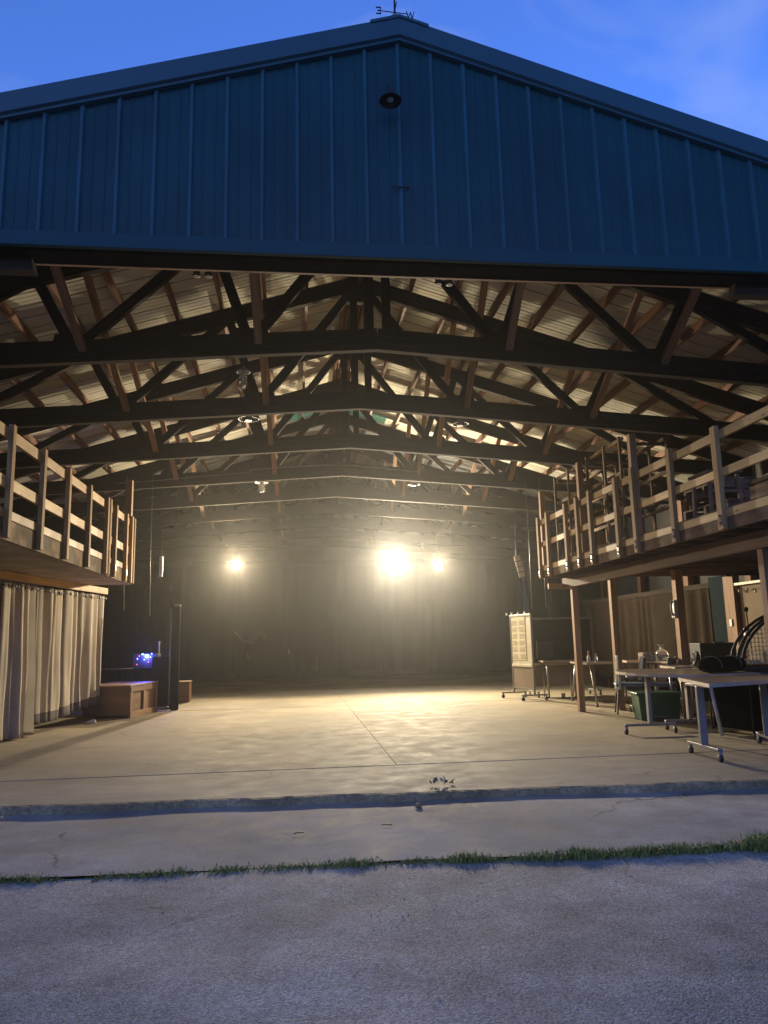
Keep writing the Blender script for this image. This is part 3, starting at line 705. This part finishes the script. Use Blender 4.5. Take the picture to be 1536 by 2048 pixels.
for p,q,lab in(((-3.08,14.0,2.6),(-3.05,14.0,1.84),'thin hanging rod nearest the left curtain'),((-2.62,14.0,2.75),(-2.60,14.0,1.74),'thin hanging rod beside the pale strip on the left'),
               ((4.48,14.0,2.75),(4.47,14.0,1.75),'thin hanging rod above the rolling board'),((4.75,14.0,2.6),(4.75,14.0,1.78),'thin hanging rod right of the one above the rolling board')):
    b=MB();b.tube([(p[0],p[1],4.3),p,q],[.003,.006,.006],6);tag(b.build('hanging_rod',m_silver,org=q),lab,'rod','rods hanging from the trusses')
def strip(loc,n,w,h,tilt,label,mat):
    t=thing('hanging_louver',label,'louver',loc=loc)
    for k in range(n):
        z=-(k+.5)*h/n;dx=tilt*(k+.5)/n
        b=MB();b.beam((dx-tilt*.5/n*.8,0,z+h/n*.44),(dx+tilt*.5/n*.8,0,z-h/n*.44),w,.015,up=(0,1,0));b.build('slat',mat,t)
    b=MB();b.tube([(0,.02,.9),(0,.02,0),(tilt,.02,-h)],.006,6);b.build('hanger',m_blackmetal,t)
    return t
strip((4.22,14.0,2.77),4,.12,.42,.10,'pale slatted panel hanging tilted before the right loft end',m_cream)
strip((-2.43,14.0,2.84),1,.06,.42,.0,'grey strip hanging left of the left bright lamp',m_grey)

# ------------------------------------------------------------------ left floor things
cr=thing('crate','brown panelled wooden crate on the floor before the black flat','crate',loc=(-2.83,13.66,0),rz=-.18)
Lc,Wc,Hc=1.28,.85,.53
MB().box((-Wc/2,Lc/2,Hc/2+.02),(Wc-.04,Lc-.04,Hc-.04)).build('box_body',m_crate,cr)
for y in(.045,Lc*.5,Lc-.045): MB().box((0.002,y,Hc/2+.01),(.028,.09,Hc-.02)).build('stile',m_crate,cr,bevel=.003)
for z in(.05,Hc-.055): MB().box((.004,Lc/2,z),(.034,Lc,.1 if z<.1 else .085)).build('rail',m_crate,cr,bevel=.003)
MB().box((-Wc/2,Lc/2,Hc+.012),(Wc+.04,Lc+.05,.028)).build('lid',m_crate,cr,bevel=.004)
c2=thing('crate','small brown crate farther back behind the black flat','crate',loc=(-2.38,17.0,0),rz=.05)
MB().box((-.2,.25,.21),(.6,.5,.40)).build('box_body',m_crate,c2,bevel=.004);MB().box((-.2,.25,.425),(.63,.53,.03)).build('lid',m_crate,c2,bevel=.004)
fl=thing('stage_flat','tall narrow black stage flat with pale steel edge standing on the floor','stage flat',loc=(-2.3,15.05,0))
MB().box((.0,.06,.98),(.14,.10,1.96)).build('side_panel',m_black,fl,bevel=.004)
MB().box((-.28,.32,.50),(.40,.03,1.0)).build('back_panel',m_black,fl)
MB().tube([(-.10,.02,.1),(-.10,.02,1.93)],.014,8).build('edge_tube',m_silver,fl)
MB().tube([(-.50,.02,.03),(-.10,.0,.06)],.014,8).build('foot_tube',m_silver,fl)
MB().box((.02,.0,1.975),(.12,.10,.03)).build('cap',m_silver,fl)
stb=thing('sound_table','long black cloth covered table against the black backdrop','table',loc=(-3.5,16.0,0))
MB().box((0,0,.76),(2.0,.7,.03)).build('tabletop',m_blackmetal,stb,bevel=.004)
o=drape([(-1.0,-.36,0),(1.0,-.36,0)],.775,.02,12,.02,'table_skirt',m_black,stb,None,31,.6,10)
for sx in(-.9,.9):
    for sy in(-.28,.28): MB().tube([(sx,sy,0),(sx,sy,.745)],.018,8).build('leg',m_blackmetal,stb)
rk=thing('sound_mixer','black sound mixer with glowing blue lights on the cloth covered table','mixer',loc=(-2.95,15.75,.777))
b=MB();b.box((0,0,.14),(.46,.4,.28));b.build('case',m_blackmetal,rk,bevel=.01)
b=MB();b.lathe([(.034,0),(.038,.008),(.02,.018)],(.03,-.2,.24),axis='y',n=12);b.build('blue_lamp',m_led,rk)
MB().box((-.05,-.203,.275),(.045,.008,.018)).build('display',m_ledc,rk)
for x,z in((.10,.22),(-.02,.17),(.12,.285),(-.15,.19)): MB().lathe([(.010,0),(.008,.01)],(x,-.2,z),axis='y',n=10).build('small_blue_lamp',m_led,rk)
for x,z in((-.16,.08),(.06,.12),(.17,.12),(-.12,.245)): MB().lathe([(.011,0),(.009,.01)],(x,-.2,z),axis='y',n=10).build('red_lamp',m_ledr,rk)
pl_=bpy.data.lights.new('blue_glow','POINT');pl_.energy=14;pl_.color=(.1,.12,1);pl_.shadow_soft_size=.02;po=bpy.data.objects.new('blue_glow',pl_);col.objects.link(po);po.parent=rk;po.location=(.03,-.26,.24)
ms=thing('desk_stand','slim upright silver stand on the right end of the sound table','stand',loc=(-2.72,15.72,.777))
MB().tube([(0,0,.0),(0,0,.48)],.012,8).build('upright',m_silver,ms);MB().box((.06,0,.012),(.26,.10,.018)).build('base',m_silver,ms);MB().lathe([(.012,.47),(.022,.49),(.012,.52)],n=10).build('tip',m_silver,ms)
sh=thing('shoe','single pale slipper lying under the curtain hem','shoe',loc=(-3.28,12.95,0),rz=.4)
b=MB();b.lathe([(.02,0),(.085,.008),(.09,.02),(.07,.035),(.03,.045)],n=18,sy=.42);b.build('sole',m_white,sh);b=MB();b.lathe([(.045,.03),(.05,.045),(.03,.06)],(.03,0,0),n=14,sy=.7);b.build('strap',m_white,sh)

# ------------------------------------------------------------------ right: rolling boards
def rolling_board(loc,rz,label,W=1.25,zb=.22,zt=1.68,chart=True,face=m_cream):
    t=thing('rolling_board',label,'rolling board',loc=loc,rz=rz)
    for y in(0,W):
        MB().box((0,y,(.12+zt)/2),(.035,.035,zt-.12)).build('side_post',m_silver,t,bevel=.004)
        MB().box((0,y,.105),(.55,.04,.03)).build('foot',m_silver,t,bevel=.004)
        for x in(-.25,.25):
            MB().box((x,y,.085),(.035,.03,.03)).build('caster_fork',m_grey,t)
            b=MB();b.lathe([(.015,-.012),(.036,-.012),(.036,.012),(.015,.012)],(x,y,.036),axis='y',n=16);b.build('caster_wheel',m_rubber,t)
    MB().box((0,W/2,zt-.02),(.045,W+.04,.045)).build('top_rail',m_silver,t,bevel=.004)
    MB().box((0,W/2,.66),(.05,W-.035,.05)).build('tray_rail',m_cream,t,bevel=.004)
    MB().box((0,W/2,(zt-.045+.685)/2),(.018,W-.04,zt-.045-.685)).build('upper_panel',face,t)
    MB().box((0,W/2,.43),(.018,W-.04,.40)).build('lower_panel',m_beige,t)
    MB().box((0,W/2,.215),(.035,W-.035,.03)).build('bottom_rail',m_silver,t)
    if chart:
        pc=MB();pc.box((-.014,W*.60,1.20),(.004,W*.66,.86));pp=pc.build('paper_chart',m_paper,t)
        for r_ in range(6):
            for c_ in range(2):
                b=MB()
                for k in range(4): b.box((-.0175,W*.60+(-.155+.33*c_)+R.uniform(-.02,.02),1.55-r_*.135-k*.026),(.002,.24+R.uniform(-.05,.02),.010))
                b.build('chart_block',m_ink,pp)
        for y in(.25,.55,.85,1.1):
            MB().box((-.006,y,zt+.03),(.02,.05,.05)).build('clip',m_white,t)
    return t
rolling_board((4.63,14.62,0),.16,'cream rolling board on casters with a paper chart clipped on',W=.92)
rolling_board((6.25,15.6,0),math.pi/2+.06,'brown backed rolling board standing behind the back tables',W=1.35,zt=1.62,chart=False,face=m_brown)

# ------------------------------------------------------------------ tables
def caster(x,y,t,r=.035):
    MB().box((x,y,r*2+.012),(.035,.035,.03)).build('caster_fork',m_grey,t)
    b=MB();b.lathe([(r*.4,-.016),(r*.9,-.016),(r,-.011),(r,.011),(r*.9,.016),(r*.4,.016)],(x,y,r),axis='x',n=18);b.build('caster_wheel',m_rubber,t)
def table(name,label,poly,H,feet,mat=m_tabletop,edge=m_tedge,slim=False,group=None):
    cx_=sum(p[0] for p in poly)/len(poly);cy_=sum(p[1] for p in poly)/len(poly)
    t=thing(name,label,'table',group,loc=(cx_,cy_,0));L=[(p[0]-cx_,p[1]-cy_) for p in poly]
    MB().prism(L,H-.028,H).build('tabletop',mat,t,bevel=.003)
    b=MB();n=len(L)
    ins=[(p[0]*1.004,p[1]*1.004) for p in L]
    for k in range(n): b.beam((*ins[k],H-.015),(*ins[(k+1)%n],H-.015),.008,.034)
    b.build('edge_band',edge,t)
    for f in feet:
        if f[0]=='T':      # column on a foot bar with two casters: centre, half length, direction
            _,x,y,hl,a=f;x-=cx_;y-=cy_;dx,dy=math.cos(a)*hl,math.sin(a)*hl
            MB().box((x,y,(H-.05+.125)/2),(.045,.075,H-.05-.125),a).build('column',m_silver,t,bevel=.006)
            MB().beam((x-dx,y-dy,.11),(x+dx,y+dy,.11),.05,.03).build('foot_bar',m_silver,t,bevel=.006)
            MB().beam((x-dx*.8,y-dy*.8,H-.045),(x+dx*.8,y+dy*.8,H-.045),.05,.025).build('top_bar',m_silver,t,bevel=.004)
            for s in(-1,1):
                caster(x+s*dx*.95,y+s*dy*.95,t)
        else:              # plain splayed leg
            _,x,y,ox,oy=f;x-=cx_;y-=cy_
            MB().tube([(x,y,H-.03),(x+ox,y+oy,.03)],[.024,.017],10).build('leg',m_grey,t)
            b=MB();b.lathe([(.02,.0),(.024,.02),(.018,.045)],(x+ox,y+oy,0),n=12);b.build('leg_tip',m_rubber,t)
    return t
G='folding tables under the right loft'
table('folding_table','nearest folding table with angled corner and silver T legs on casters',[(3.84,6.80),(5.35,7.38),(5.2,8.25),(4.14,7.95)],.74,[('T',4.02,7.32,.32,math.pi/2-.05),('T',4.98,7.75,.36,math.pi/2-.3)],group=G)
arc=[(4.15+.55*(1-math.cos(a)),9.35-.95*math.sin(a)) for a in [math.radians(-75+k*15) for k in range(11)]]
table('folding_table','curved end folding table just behind the nearest one',[(x_+.02,y_) for x_,y_ in arc][::-1][::-1]+[(5.4,8.45),(5.5,10.2)],.74,[('T',4.37,9.2,.33,-.04),('T',5.05,9.5,.33,-.04)],group=G)
table('folding_table','small folding table holding the black tape dispenser',[(5.25,10.15),(6.05,10.35),(6.0,11.05),(5.4,10.9)],.755,[('L',5.4,10.3,0,-.02),('L',5.95,10.45,0,0),('L',5.9,10.95,0,0),('L',5.5,10.8,0,0)],group=G)
table('folding_table','long pale folding table before the right wall',[(5.95,12.15),(6.02,11.6),(7.15,11.1),(7.35,11.8)],.78,[('L',6.1,12.0,0,0),('L',6.15,11.65,0,0),('L',7.05,11.25,0,0),('L',7.2,11.7,0,0)],mat=m_tedge,group=G)
table('folding_table','folding table with folded cloths and a clear jar on it',[(5.72,12.75),(6.0,12.15),(6.6,12.35),(6.5,13.2),(5.8,13.2)],.775,[('T',6.1,12.5,.25,0),('T',6.2,13.0,.25,0)],group=G)
table('folding_table','dark back table with splayed legs and bottles on it',[(5.17,13.2),(5.95,13.35),(6.2,14.2),(5.25,14.25)],.74,[('L',5.28,13.32,-.1,-.45),('L',5.9,13.45,.05,-.1),('L',6.05,14.1,.05,.1),('L',5.32,14.15,-.05,.15)],mat=m_blue,group=G)
table('folding_table','farthest dark table beside the cream rolling board',[(4.98,15.05),(5.72,14.95),(5.8,15.6),(5.02,15.6)],.74,[('L',5.08,15.12,0,-.02),('L',5.62,15.05,0,-.02),('L',5.7,15.5,0,0),('L',5.12,15.5,0,0)],mat=m_blue,group=G)

# things on the tables
b=thing('monitor','dark flat monitor standing on the farthest table','monitor',loc=(5.12,15.3,.742))
MB().box((0,0,.22),(.34,.03,.36),-.2).build('screen',m_blackmetal,b,bevel=.005);MB().box((0,.01,.03),(.05,.03,.08)).build('neck',m_blackmetal,b);MB().box((0,.01,.008),(.2,.15,.014)).build('base',m_blackmetal,b,bevel=.003)
b=thing('spray_bottle','orange topped spray bottle on the dark back table','bottle',loc=(5.33,13.5,.742))
MB().lathe([(.03,0),(.034,.01),(.034,.09),(.014,.12),(.014,.13)],n=14).build('bottle_body',m_white,b);MB().lathe([(.016,.13),(.018,.15),(.016,.19),(.008,.21)],n=12).build('cap',m_orange,b)
b=thing('bottle','small clear bottle on the dark back table beside the orange topped one','bottle',loc=(5.47,13.5,.742))
MB().lathe([(.026,0),(.028,.01),(.028,.09),(.012,.12)],n=14).build('bottle_body',m_clear,b);MB().lathe([(.014,.12),(.014,.145),(.01,.15)],n=12).build('cap',m_white,b)
def folded(loc,rz,label,mat):
    t=thing('folded_cloth',label,'cloth','cloths folded on the table',loc=loc,rz=rz)
    b=MB()
    for k in range(3):
        z=.012+k*.022
        b.tube([(-.11,-.085+.006*k,z),(.0,-.09,z+.003),(.11,-.085,z)],.013,8);b.prism([(-.12,-.085),(.12,-.08),(.115,.08),(-.118,.085)],z-.011,z+.010)
    b.build('fabric',mat,t,bevel=.006);return t
fa=folded((5.93,12.42,.777),.3,'lower patterned cloth folded on the table beside the clear jar',m_towel2)
folded((5.94,12.43,.777+.072),.1,'upper patterned cloth of the folded pair beside the clear jar',m_towel2)
jr=thing('clear_bag','tied clear plastic bag beside the folded cloths','bag',loc=(6.17,12.35,.777))
b=MB();pf=[(.05,0),(.10,.03),(.115,.09),(.09,.16),(.03,.20),(.02,.215),(.045,.25),(.06,.27)]
b.lathe(pf,n=22);b.v=[p+Vector((.018*noise.noise(p*14),.018*noise.noise(p*14+Vector((5,0,0))),0)) for p in b.v];b.build('plastic',m_clear,jr)
MB().lathe([(.022,.205),(.026,.212),(.022,.22)],n=12).build('tie',m_white,jr)
b=MB();b.lathe([(.06,.005),(.075,.03),(.06,.07)],n=14);b.build('contents',m_white,jr)
td=thing('tape_dispenser','black bottle shaped dispenser on the small folding table','dispenser',loc=(5.8,10.52,.757))
b=MB();b.lathe([(.075,0),(.08,.02),(.06,.06),(.03,.085)],n=18);b.build('dispenser_base',m_blackmetal,td);b=MB();b.lathe([(.03,.08),(.03,.15),(.018,.18),(.014,.2)],n=14);b.build('neck',m_blackmetal,td);MB().beam((0,0,.19),(-.045,0,.20),.02,.014).build('nozzle',m_blackmetal,td)
bx=thing('equipment_case','black equipment case on the long pale table','case',loc=(6.75,11.75,.782))
MB().box((0,0,.14),(.62,.34,.28)).build('case_body',m_blackmetal,bx,bevel=.012);MB().tube([(-.08,-.18,.26),(-.08,-.2,.29),(.08,-.2,.29),(.08,-.18,.26)],.009,6).build('handle',m_blackmetal,bx)
pa=MB();pa.prism([(6.0,11.95),(6.35,11.75),(6.45,11.95),(6.1,12.1)],.782,.79);tag(pa.build('paper_stack',m_white,org=(6.2,11.9,.78)),'loose white papers lying on the long pale table','paper')
bg_=thing('duffel_bag','black duffel bag with pale piping lying on the near tables','bag',loc=(5.12,8.75,.742),rz=.35)
b=MB();n_=20
for i in range(n_+1):
    u=i/n_;x=-.36+.72*u;r=.10*min(1,(1-abs(2*u-1)**4)**.5+.05)
    for k in range(16):
        a=2*math.pi*k/16;z=.095+r*.95*math.sin(a);b.v.append(Vector((x,r*1.5*math.cos(a),max(0,z))))
for i in range(n_):
    for k in range(16):
        k2=(k+1)%16;b.face([i*16+k,i*16+k2,i*16+16+k2,i*16+16+k],None,True)
b.face(list(range(16))[::-1]);b.face([n_*16+k for k in range(16)]);b.build('bag_body',m_black,bg_)
for x in(-.18,.16):
    MB().tube([(x,.155*math.cos(a),.095+.1*math.sin(a)) for a in [math.radians(-20+k*20) for k in range(12)]],.005,6).build('piping',m_beige,bg_)

# chairs
def chair(loc,rz,label):
    t=thing('office_chair',label,'chair','slate shell chairs at the tables',loc=loc,rz=rz)
    b=MB()
    for j in range(9):
        for i in range(11):
            u=i/10-.5;v=j/8;b.v.append(Vector((u*(.44-.05*v*v),.22+.05*v-.10*(4*u*u)*.6,.50+.36*v)))
    for j in range(8):
        for i in range(10): a=j*11+i;b.face([a,a+1,a+12,a+11],None,True)
    o=b.build('backrest',m_blue,t);sd=o.modifiers.new('Solidify','SOLIDIFY');sd.thickness=.02
    MB().box((0,0,.45),(.46,.44,.05)).build('seat',m_blue,t,bevel=.02)
    for sx in(-.19,.19):
        MB().tube([(sx*.9,-.17,.43),(sx*1.15,-.22,.0)],[.014,.011],8).build('leg',m_blackmetal,t)
        MB().tube([(sx*.9,.19,.43),(sx*1.1,.26,.0)],[.014,.011],8).build('leg',m_blackmetal,t)
        MB().tube([(sx*.95,.2,.43),(sx*.95,.235,.6)],.012,8).build('back_strut',m_blackmetal,t)
    return t
ch0=chair((5.22,11.62,0),-1.9,'slate chair with the pale towel over its backrest')
dup(ch0,(5.62,11.42,0),-2.3,'slate chair tucked behind the curved end table, nearer than the towelled chair')
tw=drape([(4.98,11.45,0),(5.05,11.68,0)],.90,.38,3,.022,'towel',m_cloth,None,None,41,1.2,14,org=(5.0,11.56,.6),thick=.008);tag(tw,'pale green towel draped over the slate chair back','towel')

# tote, bin, pole, cups
to=thing('storage_tote','dark green plastic tote under the curved end table','tote',loc=(5.2,10.72,0),rz=-.15)
b=MB();b.prism([(-.30,-.2),(.30,-.2),(.30,.2),(-.30,.2)],0,.36)
for p in b.v:
    if p.z<.01: p.x*=.9;p.y*=.88
b.build('tote_body',m_green,to,bevel=.015);MB().box((0,0,.375),(.66,.45,.035)).build('lid',m_green,to,bevel=.01)
MB().tube([(-.34,-.10,.10),(-.36,-.1,.2),(-.36,.06,.2),(-.34,.06,.10)],.009,8).build('handle',m_green,to);MB().tube([(-.1,-.215,.08),(-.1,-.235,.06),(.1,-.235,.06),(.1,-.215,.08)],.008,8).build('front_handle',m_silver,to)
bn=thing('fabric_cart','tall black fabric cart standing under the nearest table','cart',loc=(5.55,8.75,0),rz=.2)
b=MB();b.prism([(-.42,-.32),(.42,-.32),(.42,.32),(-.42,.32)],.09,.66);b.build('fabric_body',m_black,bn,bevel=.02)
for sx in(-.43,.43):
    for sy in(-.33,.33): MB().tube([(sx,sy,.06),(sx,sy,.68)],.010,8).build('frame_post',m_blackmetal,bn)
for sx in(-.15,.12): MB().tube([(sx,-.335,.1),(sx,-.338,.66)],.006,6).build('seam_piping',m_grey,bn)
for sx in(-.36,.36):
    for sy in(-.27,.27): caster(sx,sy,bn,.03)
b=MB();b.tube([(4.93,8.72,.62),(4.99,8.66,.012)],.021,10);tag(b.build('pole',m_white,org=(4.96,8.7,0)),'white pole leaning under the nearest table','pole')
cp=thing('drink_cup','clear cup standing on the floor by the farthest table','cup',loc=(5.25,14.75,0))
MB().lathe([(.03,0),(.042,.11),(.04,.11),(.028,.01)],n=14).build('cup_body',m_clear,cp)

# egg shaped wire shelter chair at the right edge
eg=thing('pod_chair','black hooped pod chair with white net seat at the right edge','chair',loc=(6.15,9.6,0),rz=-.2)
for k,(yy,rx) in enumerate(((-.3,1.0),(-.12,1.0),(.1,1.0))):
    pts=[(.62-.95*math.cos(a),yy,.74+.78*math.sin(a)) for a in [math.radians(k2*9) for k2 in range(0,15)]]
    MB().tube(pts,.02,10).build('hoop',m_blackmetal,eg)
MB().tube([(-.33,-.3,.74),(-.33,.3,.74),(1.1,.3,.74),(1.1,-.3,.74),(-.33,-.3,.74)],.03,10).build('seat_rim',m_blackmetal,eg)
b=MB()
for i in range(22):
    for j in range(9):
        x=-.12+i*.05;z=.80+j*.055
        if z<.80+.62*math.sqrt(max(0,1-((x-.62)/.78)**2)):
            b.box((x,.02,z),(.035,.006,.012));b.box((x,.021,z+.014),(.012,.006,.04))
b.build('net_back',m_white,eg)
MB().box((.4,0,.68),(1.35,.5,.08)).build('cushion',m_hem,eg,bevel=.03)
for sx in(-.25,1.0):
    for sy in(-.25,.25): MB().tube([(sx,sy,.68),(sx*1.1,sy,.0)],.02,8).build('leg',m_blackmetal,eg)
MB().tube([(.0,.2,.9),(-.02,.2,1.5)],.008,6).build('pull_stick',m_blackmetal,eg);MB().lathe([(.01,1.49),(.028,1.51),(.028,1.54),(.01,1.56)],(-.02,.2,0),n=12).build('pull_knob',m_blackmetal,eg)

# right wall: drapes, teal wall, post, door board, string lights, wall phone
XW=7.35
bdrape('wall_drape','long brown drape hanging on the right wall behind the tables',[(XW,12.75,0),(XW,18.6,0)],2.02,.25,13,.03,m_brown,51)
b=MB();b.box((XW+.05,15.6,2.07),(.06,6.3,.09));tag(b.build('drape_rail',m_truss,org=(XW,15.6,2.07)),'dark wooden rail above the brown drape','rail')
b=MB();b.box((XW+.04,12.45,1.1),(.06,.62,2.2));tag(b.build('wall_panel',m_teal,org=(XW,12.45,0)),'narrow teal painted wall panel left of the orange post','wall')
b=MB();b.box((XW-.02,12.0,1.08),(.12,.30,2.16));pst=tag(b.build('door_post',m_brace,org=(XW,12.0,0),bevel=.004),'broad orange toned wooden door post by the right wall','post')
dp=thing('door','beige board door on the right wall right of the orange post','door',loc=(XW+.02,11.0,0))
MB().box((0,0,1.03),(.05,1.66,2.0)).build('door_leaf',m_beige,dp)
MB().box((-.05,.70,1.22),(.05,.06,.12)).build('lock_box',m_grey,dp,bevel=.005);MB().tube([(-.06,.70,1.22),(-.09,.62,1.22),(-.09,.54,1.22)],.011,8).build('handle',m_blackmetal,dp)
sw=MB();sw.box((XW-.09,12.0,1.38),(.015,.075,.12));tag(sw.build('light_switch',m_white,org=(XW-.09,12,1.38),bevel=.003),'white light switch on the orange door post','switch')
sg=thing('string_lights','string of small white bulbs sagging over the beige door','string lights',loc=(XW-.06,11.0,1.98))
pts=[(0,.82-k*.11,-.03-.05*math.sin(k*.9)**2-.004*k) for k in range(15)];MB().tube(pts,.004,5).build('wire',m_blackmetal,sg)
for k in range(1,15,2): MB().lathe([(.006,0),(.02,-.012),(.022,-.03),(.01,-.045)],pts[k],n=10).build('bulb',m_white,sg)
MB().box((0,-.02,.03),(.03,1.7,.04)).build('batten',m_cream,sg)
ph=thing('wall_phone','white wall phone mounted on the loft support post','phone',loc=(5.85,11.10,1.47))
ph.scale=(1.25,1.25,1.25)
b=MB();b.box((-.02,.02,.10),(.05,.09,.22));b.build('phone_base',m_white,ph,bevel=.01);b=MB();b.tube([(-.055,-.01,.02),(-.075,-.01,.06),(-.08,-.01,.14),(-.06,-.01,.20)],[.018,.013,.013,.018],10);b.build('handset',m_white,ph)
MB().tube([(-.055,-.01,.02),(-.06,-.0,-.02),(-.03,.01,-.04),(-.02,.02,.0)],.004,6).build('cord',m_white,ph)

# ------------------------------------------------------------------ debris, grass, pebbles
db=MB()
for k in range(14):
    a=Vector((1.13+k*.013+R.uniform(-.01,.01),6.52+R.uniform(-.03,.03),.008+R.uniform(0,.025)));c=a+Vector((R.uniform(-.04,.04),R.uniform(-.03,.03),R.uniform(.005,.03)));d=a+Vector((R.uniform(-.03,.03),R.uniform(-.03,.03),R.uniform(-.005,.02)))
    e=c+(d-a)*.8;i=len(db.v);db.v+=[a,c,e,d];db.face([i,i+1,i+2,i+3])
o=db.build('crumpled_wrapper',m_rust,org=(1.22,6.52,0));sd=o.modifiers.new('Solidify','SOLIDIFY');sd.thickness=.003;tag(o,'crumpled shiny wrapper lying on the slab near its front edge','litter')
b=MB();b.lathe([(.01,-.02),(.03,-.005),(.025,.012),(.008,.02)],(.93,5.95,GZ+.02),n=8);b.v=[p+Vector((.012*noise.noise(p*40),.012*noise.noise(p*37),.005*noise.noise(p*31))) for p in b.v];tag(b.build('stone',m_edge,org=(.93,5.95,GZ)),'lone dark stone lying at the foot of the slab edge','stone')
b=MB();b.lathe([(.01,-.012),(.025,-.005),(.022,.008),(.008,.012)],(-2.2,6.22,GZ+.02),n=8);tag(b.build('stone',m_pebble,org=(-2.2,6.22,GZ)),'small pale stone at the slab edge on the left','stone')
for k,(x,y,a,lab) in enumerate(((.02,5.32,.2,'dry brown leaf, leftmost of the two on the apron'),(.62,5.42,-.3,'dry brown leaf lying on the apron near the middle'))):
    b=MB()
    for i in range(9):
        u=i/8;wd=.011*math.sin(math.pi*u)**.7
        for s in(-1,1): b.v.append(Vector((x+(u-.5)*.075*math.cos(a)-s*wd*math.sin(a),y+(u-.5)*.075*math.sin(a)+s*wd*math.cos(a),GZ+.012+.008*math.sin(3*u)+(.004 if s>0 else 0))))
    for i in range(8): b.face([2*i,2*i+2,2*i+3,2*i+1],None,True)
    o=b.build('dry_leaf',m_joist,org=(x,y,GZ));sd=o.modifiers.new('Solidify','SOLIDIFY');sd.thickness=.002;tag(o,lab,'leaf')
def blades(n,xs,hs,mat,name,wide,clump):
    b=MB();rr=random.Random(n)
    for k in range(n):
        x=xs(rr);dens=.45+.7*noise.noise((x*1.3,7,0))+.8*noise.noise((x*4.5,2,0))+(.3 if x>1.6 else 0)
        if rr.random()>dens*clump+.08: continue
        dens=max(.05,min(1.3,dens))
        big=1+max(0,(x-2.55))*2.6 if x<3.2 else 2.6
        y=gline(x)+rr.gauss(.0,.034)*(1+.8*(big-1));z=GZ-.02
        h=hs*rr.uniform(.35,1.25)*(.55+dens*.8)*big;a=rr.uniform(0,6.283);ln=rr.uniform(.2,1.0)*h
        d=Vector((math.cos(a),math.sin(a),0));sdv=Vector((-d.y,d.x,0))*wide*rr.uniform(.6,1.3);p=Vector((x,y,z));i=len(b.v)
        m1=p+d*ln*.35+Vector((0,0,h*.62));e=p+d*ln+Vector((0,0,h*rr.uniform(.75,1)))
        b.v+=[p-sdv*.6,p+sdv*.6,m1+sdv,m1-sdv,e];b.face([i,i+1,i+2,i+3]);b.face([i+3,i+2,i+4])
    o=b.build(name,mat);return o
o=blades(15000,lambda r:r.uniform(-4.2,5.5),.044,m_grass,'grass',.0026,.85);tag(o,'thin line of green grass growing in the joint of the concrete','grass',kind='stuff')
o=blades(8000,lambda r:r.uniform(-4.2,5.5),.034,m_weed,'weeds',.0068,.8);tag(o,'low green weeds growing among the grass in the joint','weeds',kind='stuff')
b=MB();rr=random.Random(5)
for k in range(700):
    x=rr.uniform(-3,4.5);y=rr.uniform(2.2,4.72);s=rr.choice((.0015,.0015,.002,.002,.003,.004))*rr.uniform(.7,1.3)
    if rr.random()<.35: x=rr.gauss(.9,.7);y=rr.uniform(3.6,4.7)
    z=dz(x,y)+s*.3;i=len(b.v)
    pts=[Vector((x+s*rr.uniform(.7,1.4)*dx,y+s*rr.uniform(.7,1.4)*dy,z+s*.7*dzv)) for dx,dy,dzv in((1,0,0),(0,1,0),(-1,0,0),(0,-1,0),(0,0,1),(0,0,-1))]
    b.v+=pts
    for f in((0,1,4),(1,2,4),(2,3,4),(3,0,4),(1,0,5),(2,1,5),(3,2,5),(0,3,5)): b.face([i+q for q in f])
tag(b.build('gravel',m_pebble),'loose grit and small pebbles scattered over the driveway','gravel',kind='stuff')

# ------------------------------------------------------------------ haze in the air
if HAZE>0:
    hz=MB();hz.box((1,8,8.2),(130,130,19.8))
    hm=bpy.data.materials.new('haze_air');hm.use_nodes=True;hn=hm.node_tree;hn.nodes.clear()
    ho=hn.nodes.new('ShaderNodeOutputMaterial');pv=hn.nodes.new('ShaderNodeVolumePrincipled');pv.inputs['Color'].default_value=(.95,.95,.93,1);pv.inputs['Density'].default_value=HAZE;pv.inputs['Anisotropy'].default_value=.85
    hn.links.new(pv.outputs[0],ho.inputs['Volume'])
    ob=hz.build('haze',hm);tag(ob,'thin pale haze hanging in the barn air','haze',kind='stuff')
